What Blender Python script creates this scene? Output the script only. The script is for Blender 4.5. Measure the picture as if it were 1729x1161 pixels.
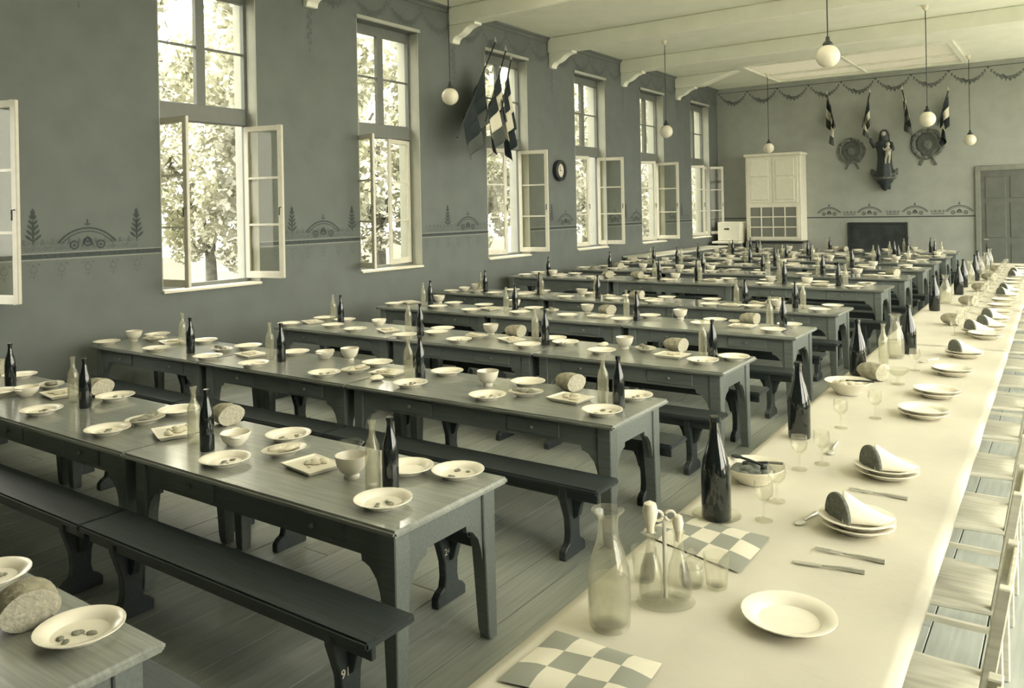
import bpy, bmesh, math, random
from mathutils import Vector, Matrix
random.seed(7)
R = math.radians
for o in list(bpy.data.objects):
    bpy.data.objects.remove(o)
scene = bpy.context.scene
COL = scene.collection

# ------------------------------------------------------------------ camera
FPX, CY, YAW, ROLL, CH = 1351.83, 355.06, R(34.985), R(1.141), 2.052
FW = Vector((-math.sin(YAW), math.cos(YAW), 0)); RT = Vector((math.cos(YAW), math.sin(YAW), 0)); UP = Vector((0, 0, 1))
CAM = Vector((0, 0, CH)); cr, sr = math.cos(ROLL), math.sin(ROLL)
cd = bpy.data.cameras.new('camera'); cam = bpy.data.objects.new('camera', cd); COL.objects.link(cam)
cd.sensor_width = 36; cd.lens = FPX / 1729 * 36; cd.shift_y = -(580.5 - CY) / 1729; cd.clip_end = 300; cd.clip_start = .05
ax, ay = RT * cr - UP * sr, RT * sr + UP * cr
cam.matrix_world = Matrix(((ax.x, ay.x, -FW.x, 0), (ax.y, ay.y, -FW.y, 0), (ax.z, ay.z, -FW.z, CH), (0, 0, 0, 1)))
scene.camera = cam

# ------------------------------------------------------------------ sky, sun, exposure
W = bpy.data.worlds.new('sky'); scene.world = W; W.use_nodes = True
bg = W.node_tree.nodes['Background']; bg.inputs[0].default_value = (1.0, .962, .86, 1); bg.inputs[1].default_value = 4.0
sl = bpy.data.lights.new('sun', 'SUN'); sl.energy = 1.5; sl.angle = R(12); sl.color = (1, .93, .76)
so = bpy.data.objects.new('sun', sl); COL.objects.link(so)
so.rotation_euler = Vector((-.55, -.25, -1.0)).to_track_quat('-Z', 'Y').to_euler()
scene.view_settings.view_transform = 'Standard'; scene.view_settings.look = 'None'
scene.view_settings.gamma = 1; scene.view_settings.use_curve_mapping = False
scene.view_settings.exposure = 1.48

def portal(name, loc, nrm, sx, sy):
    l = bpy.data.lights.new(name, 'AREA'); l.shape = 'RECTANGLE'; l.size = sx; l.size_y = sy
    l.cycles.is_portal = True
    o = bpy.data.objects.new(name, l); COL.objects.link(o); o.location = loc
    n = Vector(nrm)
    o.rotation_euler = n.to_track_quat('-Z', 'Y' if abs(n.z) > .5 else 'Z').to_euler()

# ------------------------------------------------------------------ pixel -> point (photo frame 1729 x 1161)
def ray(x, y):
    a, b = x - 864.5, y - CY
    return FW + RT * ((cr * a - sr * b) / FPX) - UP * ((sr * a + cr * b) / FPX)
def oz(x, y, z): d = ray(x, y); return CAM + d * ((z - CH) / d.z)
def ox(x, y, X): d = ray(x, y); return CAM + d * (X / d.x)
def oy(x, y, Y): d = ray(x, y); return CAM + d * (Y / d.y)

# ------------------------------------------------------------------ materials
def mat(name, col, rough=.6, spec=.4, noise=0, nscale=8, stretch=None, bump=0, bscale=60, rand=0, coat=0, metal=0):
    m = bpy.data.materials.new(name); m.use_nodes = True
    nt = m.node_tree; p = nt.nodes['Principled BSDF']; L = nt.links.new
    p.inputs['Base Color'].default_value = (*col, 1); p.inputs['Roughness'].default_value = rough
    p.inputs['Specular IOR Level'].default_value = spec; p.inputs['Metallic'].default_value = metal
    if coat: p.inputs['Coat Weight'].default_value = coat; p.inputs['Coat Roughness'].default_value = .1
    tc = nt.nodes.new('ShaderNodeTexCoord'); mp = nt.nodes.new('ShaderNodeMapping'); L(tc.outputs['Object'], mp.inputs[0])
    if stretch: mp.inputs['Scale'].default_value = stretch
    if rand:
        oi = nt.nodes.new('ShaderNodeObjectInfo'); mu = nt.nodes.new('ShaderNodeVectorMath'); mu.operation = 'SCALE'
        cb = nt.nodes.new('ShaderNodeCombineXYZ')
        for i in range(3): L(oi.outputs['Random'], cb.inputs[i])
        L(cb.outputs[0], mu.inputs[0]); mu.inputs['Scale'].default_value = 37; L(mu.outputs[0], mp.inputs['Location'])
    if noise or rand:
        n = nt.nodes.new('ShaderNodeTexNoise'); n.inputs['Scale'].default_value = nscale; n.inputs['Detail'].default_value = 6
        L(mp.outputs[0], n.inputs['Vector'])
        rp = nt.nodes.new('ShaderNodeMapRange'); rp.inputs[1].default_value = .3; rp.inputs[2].default_value = .7
        rp.inputs[3].default_value = 1 - noise; rp.inputs[4].default_value = 1 + noise
        L(n.outputs[0], rp.inputs[0]); fac = rp.outputs[0]
        if rand:
            r2 = nt.nodes.new('ShaderNodeMapRange'); r2.inputs[3].default_value = 1 - rand; r2.inputs[4].default_value = 1 + rand
            L(oi.outputs['Random'], r2.inputs[0]); mm = nt.nodes.new('ShaderNodeMath'); mm.operation = 'MULTIPLY'
            L(fac, mm.inputs[0]); L(r2.outputs[0], mm.inputs[1]); fac = mm.outputs[0]
        mx = nt.nodes.new('ShaderNodeVectorMath'); mx.operation = 'SCALE'; mx.inputs[0].default_value = col
        L(fac, mx.inputs['Scale']); L(mx.outputs[0], p.inputs['Base Color'])
    if bump:
        n2 = nt.nodes.new('ShaderNodeTexNoise'); n2.inputs['Scale'].default_value = bscale; n2.inputs['Detail'].default_value = 4
        L(mp.outputs[0], n2.inputs['Vector']); b = nt.nodes.new('ShaderNodeBump'); b.inputs['Strength'].default_value = bump
        b.inputs['Distance'].default_value = .01; L(n2.outputs[0], b.inputs['Height']); L(b.outputs[0], p.inputs['Normal'])
    return m

def glassmat(name, tint, refl=.03, milk=.0, rough=.03, milkcol=(.8, .78, .68), edge=None):
    m = bpy.data.materials.new(name); m.use_nodes = True; nt = m.node_tree; nt.nodes.clear(); L = nt.links.new
    out = nt.nodes.new('ShaderNodeOutputMaterial'); t = nt.nodes.new('ShaderNodeBsdfTransparent'); t.inputs[0].default_value = (*tint, 1)
    g = nt.nodes.new('ShaderNodeBsdfGlossy'); g.inputs['Roughness'].default_value = rough; g.inputs[0].default_value = (.95, .95, .9, 1)
    lw = nt.nodes.new('ShaderNodeLayerWeight'); lw.inputs[0].default_value = .5     # facing: same from both sides of the pane
    def power(e):
        pw = nt.nodes.new('ShaderNodeMath'); pw.operation = 'POWER'; pw.inputs[1].default_value = e; L(lw.outputs['Facing'], pw.inputs[0]); return pw.outputs[0]
    mu = nt.nodes.new('ShaderNodeMath'); mu.operation = 'MULTIPLY_ADD'; mu.inputs[1].default_value = .8; mu.inputs[2].default_value = refl
    L(power(5), mu.inputs[0]); mu.use_clamp = True
    if edge:      # a thick curved wall absorbs more where it is seen edge-on
        mc = nt.nodes.new('ShaderNodeMix'); mc.data_type = 'RGBA'; L(power(2.2), mc.inputs[0])
        mc.inputs[6].default_value = (*tint, 1); mc.inputs[7].default_value = (*edge, 1); L(mc.outputs[2], t.inputs[0])
    mx = nt.nodes.new('ShaderNodeMixShader'); L(mu.outputs[0], mx.inputs[0]); L(t.outputs[0], mx.inputs[1]); L(g.outputs[0], mx.inputs[2])
    last = mx
    if milk:
        d = nt.nodes.new('ShaderNodeBsdfDiffuse'); d.inputs[0].default_value = (*milkcol, 1)
        tr = nt.nodes.new('ShaderNodeBsdfTranslucent'); tr.inputs[0].default_value = (*milkcol, 1)
        m1 = nt.nodes.new('ShaderNodeMixShader'); m1.inputs[0].default_value = .5; L(d.outputs[0], m1.inputs[1]); L(tr.outputs[0], m1.inputs[2])
        m2 = nt.nodes.new('ShaderNodeMixShader'); m2.inputs[0].default_value = milk; L(mx.outputs[0], m2.inputs[1]); L(m1.outputs[0], m2.inputs[2]); last = m2
    L(last.outputs[0], out.inputs[0]); return m

M = {}
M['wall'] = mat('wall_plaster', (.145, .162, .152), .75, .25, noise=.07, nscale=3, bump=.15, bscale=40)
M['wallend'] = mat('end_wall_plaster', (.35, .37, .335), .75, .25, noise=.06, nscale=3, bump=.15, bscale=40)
M['ceil'] = mat('ceiling_plaster', (.84, .85, .74), .8, .2, noise=.04, nscale=2)
M['beam'] = mat('beam_plaster', (.84, .85, .74), .7, .3, noise=.04, nscale=3)
M['floor'] = mat('floor_boards', (.33, .355, .32), .5, .45, noise=.13, nscale=5, stretch=(9, .5, 1), rand=.12, bump=.05, bscale=30)
M['gap'] = mat('floor_gap', (.03, .035, .035), .8, .2)
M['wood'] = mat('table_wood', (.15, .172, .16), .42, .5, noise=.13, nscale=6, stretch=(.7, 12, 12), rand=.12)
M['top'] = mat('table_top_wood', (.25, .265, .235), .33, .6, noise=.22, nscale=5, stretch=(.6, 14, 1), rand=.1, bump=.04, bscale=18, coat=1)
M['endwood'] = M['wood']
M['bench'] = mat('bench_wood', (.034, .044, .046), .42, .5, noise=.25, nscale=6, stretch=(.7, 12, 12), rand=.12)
M['chair'] = mat('chair_wood', (.66, .64, .53), .5, .4, noise=.15, nscale=6, stretch=(1, 8, 8), rand=.08)
M['knob'] = mat('pale_knob', (.22, .225, .19), .4, .5)
M['white'] = mat('white_china', (.86, .82, .69), .22, .5, noise=.02, nscale=20)
M['white2'] = mat('cream_china', (.68, .65, .54), .25, .5, noise=.03, nscale=14)
M['food'] = mat('food_scraps', (.24, .24, .19), .7, .3, noise=.35, nscale=40)
M['cheese'] = mat('pale_food', (.62, .58, .45), .6, .3, noise=.15, nscale=30)
M['crust'] = mat('bread_crust', (.34, .32, .24), .8, .2, noise=.28, nscale=22, bump=.5, bscale=45)
M['crumb'] = mat('bread_crumb', (.44, .42, .33), .9, .1, noise=.2, nscale=60, bump=.4, bscale=90)
M['slice'] = mat('brown_bread', (.155, .165, .14), .85, .1, noise=.25, nscale=60, bump=.4, bscale=90)
M['darkglass'] = mat('dark_bottle_glass', (.008, .012, .012), .09, .6, coat=.5)
M['clear'] = glassmat('clear_bottle_glass', (.95, .95, .91), .05, .13, edge=(.66, .68, .63))
M['thin'] = glassmat('thin_glass', (.985, .985, .965), .04, .07, edge=(.76, .77, .71))
M['pane'] = glassmat('window_glass', (.97, .97, .94), .02, 0)
M['openpane'] = glassmat('sash_glass', (.93, .93, .89), .010, .006)
M['frost'] = glassmat('dimmed_laylight_glass', (.04, .04, .035), .02, .88, milkcol=(.44, .43, .365))  # same glass as the other panels, darkened to hold down its glow
M['frost2'] = glassmat('added_laylight_glass', (.35, .34, .30), .02, .65)
M['water'] = glassmat('water', (.96, .96, .92), .03, .14, milkcol=(.95, .93, .82), edge=(.7, .71, .66))
M['paint'] = mat('window_paint', (.15, .162, .148), .45, .4, noise=.05, nscale=10)  # light frame paint darkened to carry its backlit shade
M['sash'] = mat('sash_paint', (.62, .60, .50), .4, .4, noise=.05, nscale=10)
M['sill'] = mat('window_sill', (.72, .69, .56), .5, .4)
M['lining'] = mat('lit_reveal_plaster', (.42, .43, .37), .7, .3, noise=.05, nscale=5)  # paler than the wall: daylight on the jambs put into the colour
M['stencil'] = mat('stencil_paint', (.062, .075, .075), .8, .2, noise=.2, nscale=30)
M['stencil2'] = mat('pale_stencil_paint', (.26, .275, .25), .8, .2, noise=.1, nscale=30)
M['stencil3'] = mat('soft_stencil_paint', (.118, .135, .13), .8, .2, noise=.15, nscale=30)
M['cloth'] = mat('linen', (.585, .563, .47), .85, .15, noise=.03, nscale=4, bump=.12, bscale=25)
M['napkin'] = mat('napkin_linen', (.82, .78, .65), .85, .15, bump=.2, bscale=60)
M['metal'] = mat('cutlery_metal', (.62, .62, .56), .35, .5, metal=.6)
M['dark'] = mat('dark_paint', (.03, .037, .037), .5, .4)
M['opal'] = mat('opal_glass', (.74, .70, .57), .2, .5)
M['flagd'] = mat('flag_dark', (.025, .034, .036), .85, .15)
M['flagl'] = mat('flag_light', (.66, .63, .51), .85, .15)
M['flagm'] = mat('flag_mid', (.085, .095, .088), .85, .15)
M['cab'] = mat('cabinet_paint', (.74, .72, .60), .45, .4, noise=.04, nscale=8)
M['cabd'] = mat('cabinet_glass_backing', (.20, .21, .18), .3, .5)
M['cupb'] = mat('lower_cupboard', (.22, .23, .20), .5, .4, noise=.1, nscale=6)
M['board'] = mat('chalkboard', (.035, .043, .043), .6, .3, noise=.4, nscale=4)
M['stat_d'] = mat('statue_robe', (.03, .04, .042), .5, .4)
M['stat_l'] = mat('statue_flesh', (.42, .41, .34), .6, .3)
M['shield'] = mat('shield', (.09, .10, .09), .6, .3, noise=.3, nscale=18)
M['wreath'] = mat('wreath', (.15, .165, .145), .8, .2, noise=.35, nscale=25)
M['num'] = mat('number_paint', (.75, .72, .6), .7, .2)
M['leaf'] = mat('foliage', (.50, .50, .40), .6, .3, noise=.5, nscale=.7, rand=.15)
M['bark'] = mat('bark', (.16, .16, .13), .9, .1, noise=.3, nscale=6)
M['ground'] = mat('courtyard_ground', (.08, .08, .065), .95, .1, noise=.15, nscale=.4)
M['bounce_terrace'] = mat('bounce_gravel', (.62, .60, .52), .95, .1, noise=.08, nscale=3)
M['doorp'] = mat('door_paint', (.13, .14, .125), .5, .4, noise=.1, nscale=5)
def checker():
    m = mat('checked_linen', (.5, .5, .4), .85, .15); nt = m.node_tree; p = nt.nodes['Principled BSDF']
    tc = nt.nodes.new('ShaderNodeTexCoord'); c = nt.nodes.new('ShaderNodeTexChecker'); c.inputs['Scale'].default_value = 1
    c.inputs[1].default_value = (.70, .67, .55, 1); c.inputs[2].default_value = (.30, .31, .265, 1)
    nt.links.new(tc.outputs['UV'], c.inputs[0]); nt.links.new(c.outputs[0], p.inputs['Base Color']); return m
M['check'] = checker()

# ------------------------------------------------------------------ mesh helpers
class MB:
    def __init__(s): s.v = []; s.f = []
    def add(s, vs, fs):
        n = len(s.v); s.v += [tuple(v) for v in vs]; s.f += [tuple(i + n for i in f) for f in fs]; return s
    def box(s, x0, x1, y0, y1, z0, z1):
        return s.add([(x, y, z) for x in (x0, x1) for y in (y0, y1) for z in (z0, z1)],
                     [(0, 1, 3, 2), (4, 6, 7, 5), (0, 4, 5, 1), (2, 3, 7, 6), (0, 2, 6, 4), (1, 5, 7, 3)])
    def lathe(s, prof, n=24, c=(0, 0, 0), sx=1, sy=1):
        vs = []; fs = []
        for r, z in prof:
            for k in range(n):
                a = 2 * math.pi * k / n; vs.append((c[0] + sx * r * math.cos(a), c[1] + sy * r * math.sin(a), c[2] + z))
        m = len(prof)
        for i in range(m - 1):
            for k in range(n):
                k2 = (k + 1) % n; fs.append((i * n + k, i * n + k2, (i + 1) * n + k2, (i + 1) * n + k))
        if prof[0][0] > 1e-6: fs.append(tuple(range(n))[::-1])
        if prof[-1][0] > 1e-6: fs.append(tuple((m - 1) * n + k for k in range(n)))
        return s.add(vs, fs)
    def prism(s, pts, d0, d1, axis='x'):
        def P(a, b, d): return {'x': (d, a, b), 'y': (a, d, b), 'z': (a, b, d)}[axis]
        n = len(pts); vs = [P(a, b, d0) for a, b in pts] + [P(a, b, d1) for a, b in pts]
        fs = [tuple(range(n)), tuple(range(2 * n - 1, n - 1, -1))] + [(i, i + n, (i + 1) % n + n, (i + 1) % n) for i in range(n)]
        return s.add(vs, fs)
    def tube(s, pts, r, n=8, cap=True):
        pts = [Vector(p) for p in pts]; vs = []; fs = []
        rr = r if isinstance(r, (list, tuple)) else [r] * len(pts)
        for i, p in enumerate(pts):
            t = (pts[min(i + 1, len(pts) - 1)] - pts[max(i - 1, 0)]).normalized()
            a = t.orthogonal().normalized() if abs(t.z) > .9 else t.cross(UP).normalized(); b = t.cross(a)
            for k in range(n):
                q = 2 * math.pi * k / n; vs.append(p + (a * math.cos(q) + b * math.sin(q)) * rr[i])
        for i in range(len(pts) - 1):
            for k in range(n):
                k2 = (k + 1) % n; fs.append((i * n + k, i * n + k2, (i + 1) * n + k2, (i + 1) * n + k))
        if cap: fs += [tuple(range(n))[::-1], tuple((len(pts) - 1) * n + k for k in range(n))]
        return s.add(vs, fs)
    def ball(s, c, r, n=12, m=8, sx=1, sy=1, sz=1):
        return s.lathe([(r * math.sin(math.pi * i / m) if 0 < i < m else 1e-7, -r * sz * math.cos(math.pi * i / m)) for i in range(m + 1)], n, c, sx, sy)
    def mesh(s, name, smooth=None, bevel=0, segs=1):
        me = bpy.data.meshes.new(name); me.from_pydata(s.v, [], s.f)
        bm = bmesh.new(); bm.from_mesh(me)
        bmesh.ops.remove_doubles(bm, verts=bm.verts, dist=1e-6)
        bmesh.ops.recalc_face_normals(bm, faces=bm.faces)
        if bevel:
            es = [e for e in bm.edges if len(e.link_faces) == 2 and e.calc_face_angle(0) > .5]
            bmesh.ops.bevel(bm, geom=es, offset=bevel, segments=segs, affect='EDGES', clamp_overlap=True)
        bm.to_mesh(me); bm.free()
        if smooth:
            me.polygons.foreach_set('use_smooth', [True] * len(me.polygons)); me.set_sharp_from_angle(angle=smooth)
        return me

def ob(name, me, m, parent=None, loc=(0, 0, 0), rz=0, rot=None, label=None):
    if isinstance(me, MB): me = me.mesh(name)
    if m and not me.materials: me.materials.append(M[m] if isinstance(m, str) else m)
    o = bpy.data.objects.new(name, me); COL.objects.link(o); o.location = loc
    o.rotation_euler = rot if rot else (0, 0, rz)
    if parent: o.parent = parent
    if label: o['label'] = label
    return o
def tag(o, label, cat, group=None):
    o['label'] = label; o['category'] = cat
    if group: o['group'] = group
    return o
def thing(name, label, cat, loc=(0, 0, 0), rz=0, group=None):
    o = bpy.data.objects.new(name, None); COL.objects.link(o); o.location = loc; o.rotation_euler = (0, 0, rz); o.empty_display_size = .1
    return tag(o, label, cat, group)
def struct(name, me, m):
    o = ob(name, me, m) if me else thing(name, '', '')
    if not me: del o['label']; del o['category']
    o['kind'] = 'structure'; return o
CACHE = {}
def cached(key, fn):
    if key not in CACHE: CACHE[key] = fn()
    return CACHE[key]

# ================================================================== SETTING
XL, XR, YB, YE, ZC = -8.6, 2.3, -2.6, 23.0, 5.5
WY0, WS, WW, WZ0, WZ1, TR0, TR1 = 5.237, 3.143, 1.36, 1.19, 4.93, 3.22, 3.43
WIN = [WY0 + WS * k for k in range(-1, 6)]          # near jamb of each window
RWW, RZ0 = 2.6, .30                                 # unseen opposite wall: windows widened into glazed doors for more light
RWIN = [w - (RWW - WW) / 2 for w in WIN]
TH = .45
def side_wall(xin, sgn, WIN, WW, WZ0):
    b = MB(); a, c = (xin, xin + sgn * TH); a, c = min(a, c), max(a, c)
    b.box(a, c, YB - TH, YE + TH, -.05, WZ0).box(a, c, YB - TH, YE + TH, WZ1, ZC + .3)
    y = YB - TH
    for w in WIN: b.box(a, c, y, w, WZ0, WZ1); y = w + WW
    b.box(a, c, y, YE + TH, WZ0, WZ1); return b
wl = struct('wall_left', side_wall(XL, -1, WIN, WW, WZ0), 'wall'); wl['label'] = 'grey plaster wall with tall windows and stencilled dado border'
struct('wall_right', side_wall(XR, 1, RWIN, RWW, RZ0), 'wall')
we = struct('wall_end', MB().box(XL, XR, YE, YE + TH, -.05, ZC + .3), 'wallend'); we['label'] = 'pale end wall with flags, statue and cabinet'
struct('wall_back', MB().box(XL, XR, YB - TH, YB, -.05, ZC + .3), 'doorp')  # unseen wall, coloured dark to cut light on the table fronts
# floor boards run down the room
fl = struct('floor', MB().box(XL - .1, XR + .1, YB - .1, YE + .1, -.2, -.028), 'gap')
NB, NS = 49, 5; bw = (XR - XL) / NB; bl = (YE - YB) / NS
for i in range(NB):                                  # staggered butt joints
    cuts = [YB] + [YB + bl * (j + (.5, .15, .8, .35)[i % 4]) for j in range(NS)] + [YE]
    for a, b_ in zip(cuts, cuts[1:]):
        L_ = round(b_ - a, 3)
        ob('floor_board', cached(('fb', L_), lambda: MB().box(0, bw - .006, 0, L_ - .004, -.028, 0).mesh('floor_board', bevel=.002)), 'floor', fl, (XL + i * bw + .003, a + .002, 0))
# ceiling with laylight well
LX0, LX1, LY0, LY1 = -6.62, -2.15, 19.55, 22.5
LAY = [(1.6, 4.0), (4.75, 7.1), (7.9, 10.2), (LY0, LY1)]   # last panel seen; the three nearer ones added, unseen, to light the tables
cb = MB().box(XL, LX0, YB, YE, ZC, ZC + .2).box(LX1, XR, YB, YE, ZC, ZC + .2); y = YB
for a, b_ in LAY: cb.box(LX0, LX1, y, a, ZC, ZC + .2); y = b_
cb.box(LX0, LX1, y, YE, ZC, ZC + .2)
ce = struct('ceiling', cb, 'ceil')
for k, (A0, A1) in enumerate(LAY):
    ly = struct('window_%d' % (31 + k), None, None); ly['label'] = 'glazed laylight panel in the ceiling, original by the end wall, added elsewhere'
    fr = MB()
    for (a, b_, c, d) in ((LX0 - .12, LX1 + .12, A0 - .12, A0), (LX0 - .12, LX1 + .12, A1, A1 + .12), (LX0 - .12, LX0, A0, A1), (LX1, LX1 + .12, A0, A1)):
        fr.box(a, b_, c, d, ZC - .04, ZC - .001)
    ob('frame', fr, 'beam', ly)
    xm, ym = (LX0 + LX1) / 2, A0 + (A1 - A0) * .62
    ob('glazing_bar', MB().box(xm - .04, xm + .04, A0, A1, ZC - .03, ZC + .05), 'beam', ly)
    ob('glazing_bar', MB().box(LX0, LX1, ym - .03, ym + .03, ZC - .02, ZC + .04), 'beam', ly)
    for (a, b_) in ((LX0, xm - .04), (xm + .04, LX1)):
        for (c, d) in ((A0, ym - .03), (ym + .03, A1)):
            ob('pane', MB().box(a, b_, c, d, ZC + .02, ZC + .03), 'frost' if k == 3 else 'frost2', ly)
    portal('laylight_portal', (xm, (A0 + A1) / 2, ZC + .19), (0, 0, -1), LX1 - LX0, A1 - A0)
# beams on corbels, one between each pair of windows
def corbel_mesh():
    pts = [(0, 4.90), (.07, 4.90), (.09, 4.96), (.14, 5.0), (.20, 5.01), (.28, 5.05), (.38, 5.12), (.47, 5.15), (.55, 5.155), (.55, 5.2), (0, 5.2)]
    return MB().prism([(XL + a, b) for a, b in pts], -.10, .10, 'y').mesh('corbel', bevel=.008)
tn = 0
for k in range(-1, 6):
    yb = WIN[0] + WS * (k + 1) - (WS - WW) / 2
    if yb < YB + .3: continue
    tn += 1
    t = struct('trim_%d' % tn, None, None); t.location = (0, yb, 0); t['label'] = 'plastered ceiling beam carried on a scrolled wall corbel'
    if k < 5: ob('beam', MB().box(XL + .002, XR - .002, -.15, .15, 5.2, ZC - .001).mesh('beam', bevel=.02), 'beam', t)
    else: ob('beam', MB().prism([(XL + .002, 5.2), (XL + .75, 5.2), (XL + 1.7, ZC - .001), (XL + .002, ZC - .001)], -.15, .15, 'y').mesh('beam', bevel=.02), 'beam', t)
    ob('corbel', cached('corbel', corbel_mesh), 'beam', t)
# cornice line along left and end walls
struct('trim_20', MB().prism([(XL, ZC - .10), (XL + .02, ZC - .10), (XL + .035, ZC - .05), (XL + .07, ZC - .03), (XL + .08, ZC - .001), (XL, ZC - .001)], YB, YE, 'y'), 'wall')
struct('trim_21', MB().prism([(YE, ZC - .10), (YE - .02, ZC - .10), (YE - .035, ZC - .05), (YE - .07, ZC - .03), (YE - .08, ZC - .001), (YE, ZC - .001)], XL + .09, XR, 'x'), 'wallend')
struct('baseboard_left', MB().box(XL, XL + .025, YB, YE, 0, .16), 'doorp')
struct('baseboard_end', MB().box(XL + .03, -1.98, YE - .025, YE, 0, .16), 'doorp')

# ------------------------------------------------------------------ windows
FX0, FX1 = -8.86, -8.79
SW, SZ0, SZ1 = .60, 1.25, 3.20
def sash_parts():
    st = .062
    fr = MB().box(0, st, -.02, .02, SZ0, SZ1).box(SW - st, SW, -.02, .02, SZ0, SZ1).box(st, SW - st, -.02, .02, SZ0, SZ0 + .085).box(st, SW - st, -.02, .02, SZ1 - .07, SZ1)
    z = [SZ0 + .085 + (SZ1 - .07 - SZ0 - .085) * i / 3 for i in range(4)]
    bars = [MB().box(st, SW - st, -.016, .016, z[i] - .014, z[i] + .014).mesh('glazing_bar') for i in (1, 2)]
    panes = [MB().box(st, SW - st, -.003, .003, z[i] + (.014 if i else 0), z[i + 1] - (.014 if i < 2 else 0)).mesh('pane') for i in range(3)]
    handle = MB().tube([(SW - .03, -.02, 2.15), (SW - .03, -.05, 2.15), (SW - .03, -.05, 2.05)], .008).mesh('handle', smooth=.8)
    return fr.mesh('casement', bevel=.006), bars, panes, handle
SASH = sash_parts()
def sash(win, hx, hy, d, ang, pm):
    # d=+1: closed sash runs along +y from the hinge; -1: along -y. Opens into the room (+x)
    a = R(90 - ang) if d > 0 else R(ang - 90)
    s = ob('casement', SASH[0], 'sash', win, (hx, hy, 0), a)
    for b in SASH[1]: ob('glazing_bar', b, 'sash', s)
    for p in SASH[2]: ob('pane', p, pm, s)
    ob('handle', SASH[3], 'dark', s)
ANG = {-2: (0, 0), -1: (60, 105), 0: (86, 103), 1: (103, 10), 2: (18, 103), 3: (15, 110), 4: (33, 93), 5: (38, 120)}
def window_fixed_parts():
    p = {}
    f = MB().box(FX0, FX1, 0, .05, WZ0, WZ1).box(FX0, FX1, WW - .05, WW, WZ0, WZ1).box(FX0, FX1, .05, WW - .05, WZ0, SZ0 - .005).box(FX0, FX1, .05, WW - .05, WZ1 - .14, WZ1)
    p['frame'] = f.mesh('frame')
    p['transom'] = MB().box(FX0 - .02, FX1 + .03, .05, WW - .05, TR0 - .01, TR1).mesh('transom', bevel=.012)
    p['mullion'] = MB().box(FX0, FX1, WW / 2 - .06, WW / 2 + .06, TR1, WZ1 - .14).mesh('mullion')
    zm = TR1 + (WZ1 - .14 - TR1) * .52
    p['bars'] = [MB().box(FX0 + .02, FX1 - .02, a, b, zm - .014, zm + .014).mesh('glazing_bar') for a, b in ((.05, WW / 2 - .06), (WW / 2 + .06, WW - .05))]
    p['panes'] = [MB().box(-8.83, -8.824, a, b, c, d).mesh('pane') for a, b in ((.05, WW / 2 - .06), (WW / 2 + .06, WW - .05)) for c, d in ((TR1, zm - .014), (zm + .014, WZ1 - .14))]
    p['lining'] = [MB().box(FX1, XL - .001, a, b, WZ0 + .013, WZ1 - .001).mesh('lit_reveal') for a, b in ((.0005, .012), (WW - .012, WW - .0005))] + [MB().box(XL - TH, FX0, a, b, WZ0, WZ1 - .001).mesh('lit_reveal') for a, b in ((.0005, .012), (WW - .012, WW - .0005))]
    p['sill'] = MB().box(FX1, XL + .04, 0, WW, WZ0 - .02, WZ0 + .012).mesh('sill', bevel=.006)
    p['head'] = MB().box(XL + .001, XL + .04, -.02, WW + .02, WZ1 + .005, WZ1 + .06).mesh('head_moulding', bevel=.008)
    return p
WP = window_fixed_parts()
for i, y in enumerate(WIN):
    k = i - 1
    w = struct('window_%d' % (i + 1), None, None); w.location = (0, y, 0)
    w['label'] = 'tall casement window with fixed upper lights in a deep reveal'
    ob('frame', WP['frame'], 'paint', w); ob('transom_bar', WP['transom'], 'paint', w); ob('mullion', WP['mullion'], 'paint', w)
    for b in WP['bars']: ob('glazing_bar', b, 'paint', w)
    for b in WP['panes']: ob('pane', b, 'pane', w)
    for b in WP['lining']: ob('lit_reveal', b, 'lining', w)
    ob('sill', WP['sill'], 'sill', w); ob('head_moulding', WP['head'], 'lining', w)
    al, ar = ANG[k]
    sash(w, -8.80, .055, 1, al, 'openpane'); sash(w, -8.80, WW - .055, -1, ar, 'openpane')
    portal('window_portal', (XL - TH + .02, y + WW / 2, (WZ0 + WZ1) / 2), (1, 0, 0), WW, WZ1 - WZ0)
    # the unseen opposite wall: glazed openings, widened for light, shut
    w2 = struct('window_%d' % (i + 11), None, None); w2.location = (XR + .2, RWIN[i], 0)
    def rfr():
        b = MB().box(0, .07, 0, .07, RZ0, WZ1).box(0, .07, RWW - .07, RWW, RZ0, WZ1).box(0, .07, .07, RWW - .07, RZ0, RZ0 + .08).box(0, .07, .07, RWW - .07, WZ1 - .08, WZ1).box(0, .07, .07, RWW - .07, TR0, TR1 - .1)
        return b.box(0, .07, RWW / 2 - .05, RWW / 2 + .05, RZ0 + .08, WZ1 - .08).mesh('frame')
    ob('frame', cached('rframe', rfr), 'paint', w2)
    for a_, b_ in ((.07, RWW / 2 - .05), (RWW / 2 + .05, RWW - .07)):
        for c_, d_ in ((RZ0 + .08, TR0), (TR1 - .1, WZ1 - .08)): ob('pane', cached(('rp', a_, c_), lambda: MB().box(.03, .036, a_, b_, c_, d_).mesh('pane')), 'pane', w2)
    portal('window_portal', (XR + TH - .02, y + WW / 2, (RZ0 + WZ1) / 2), (-1, 0, 0), RWW, WZ1 - RZ0)

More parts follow.
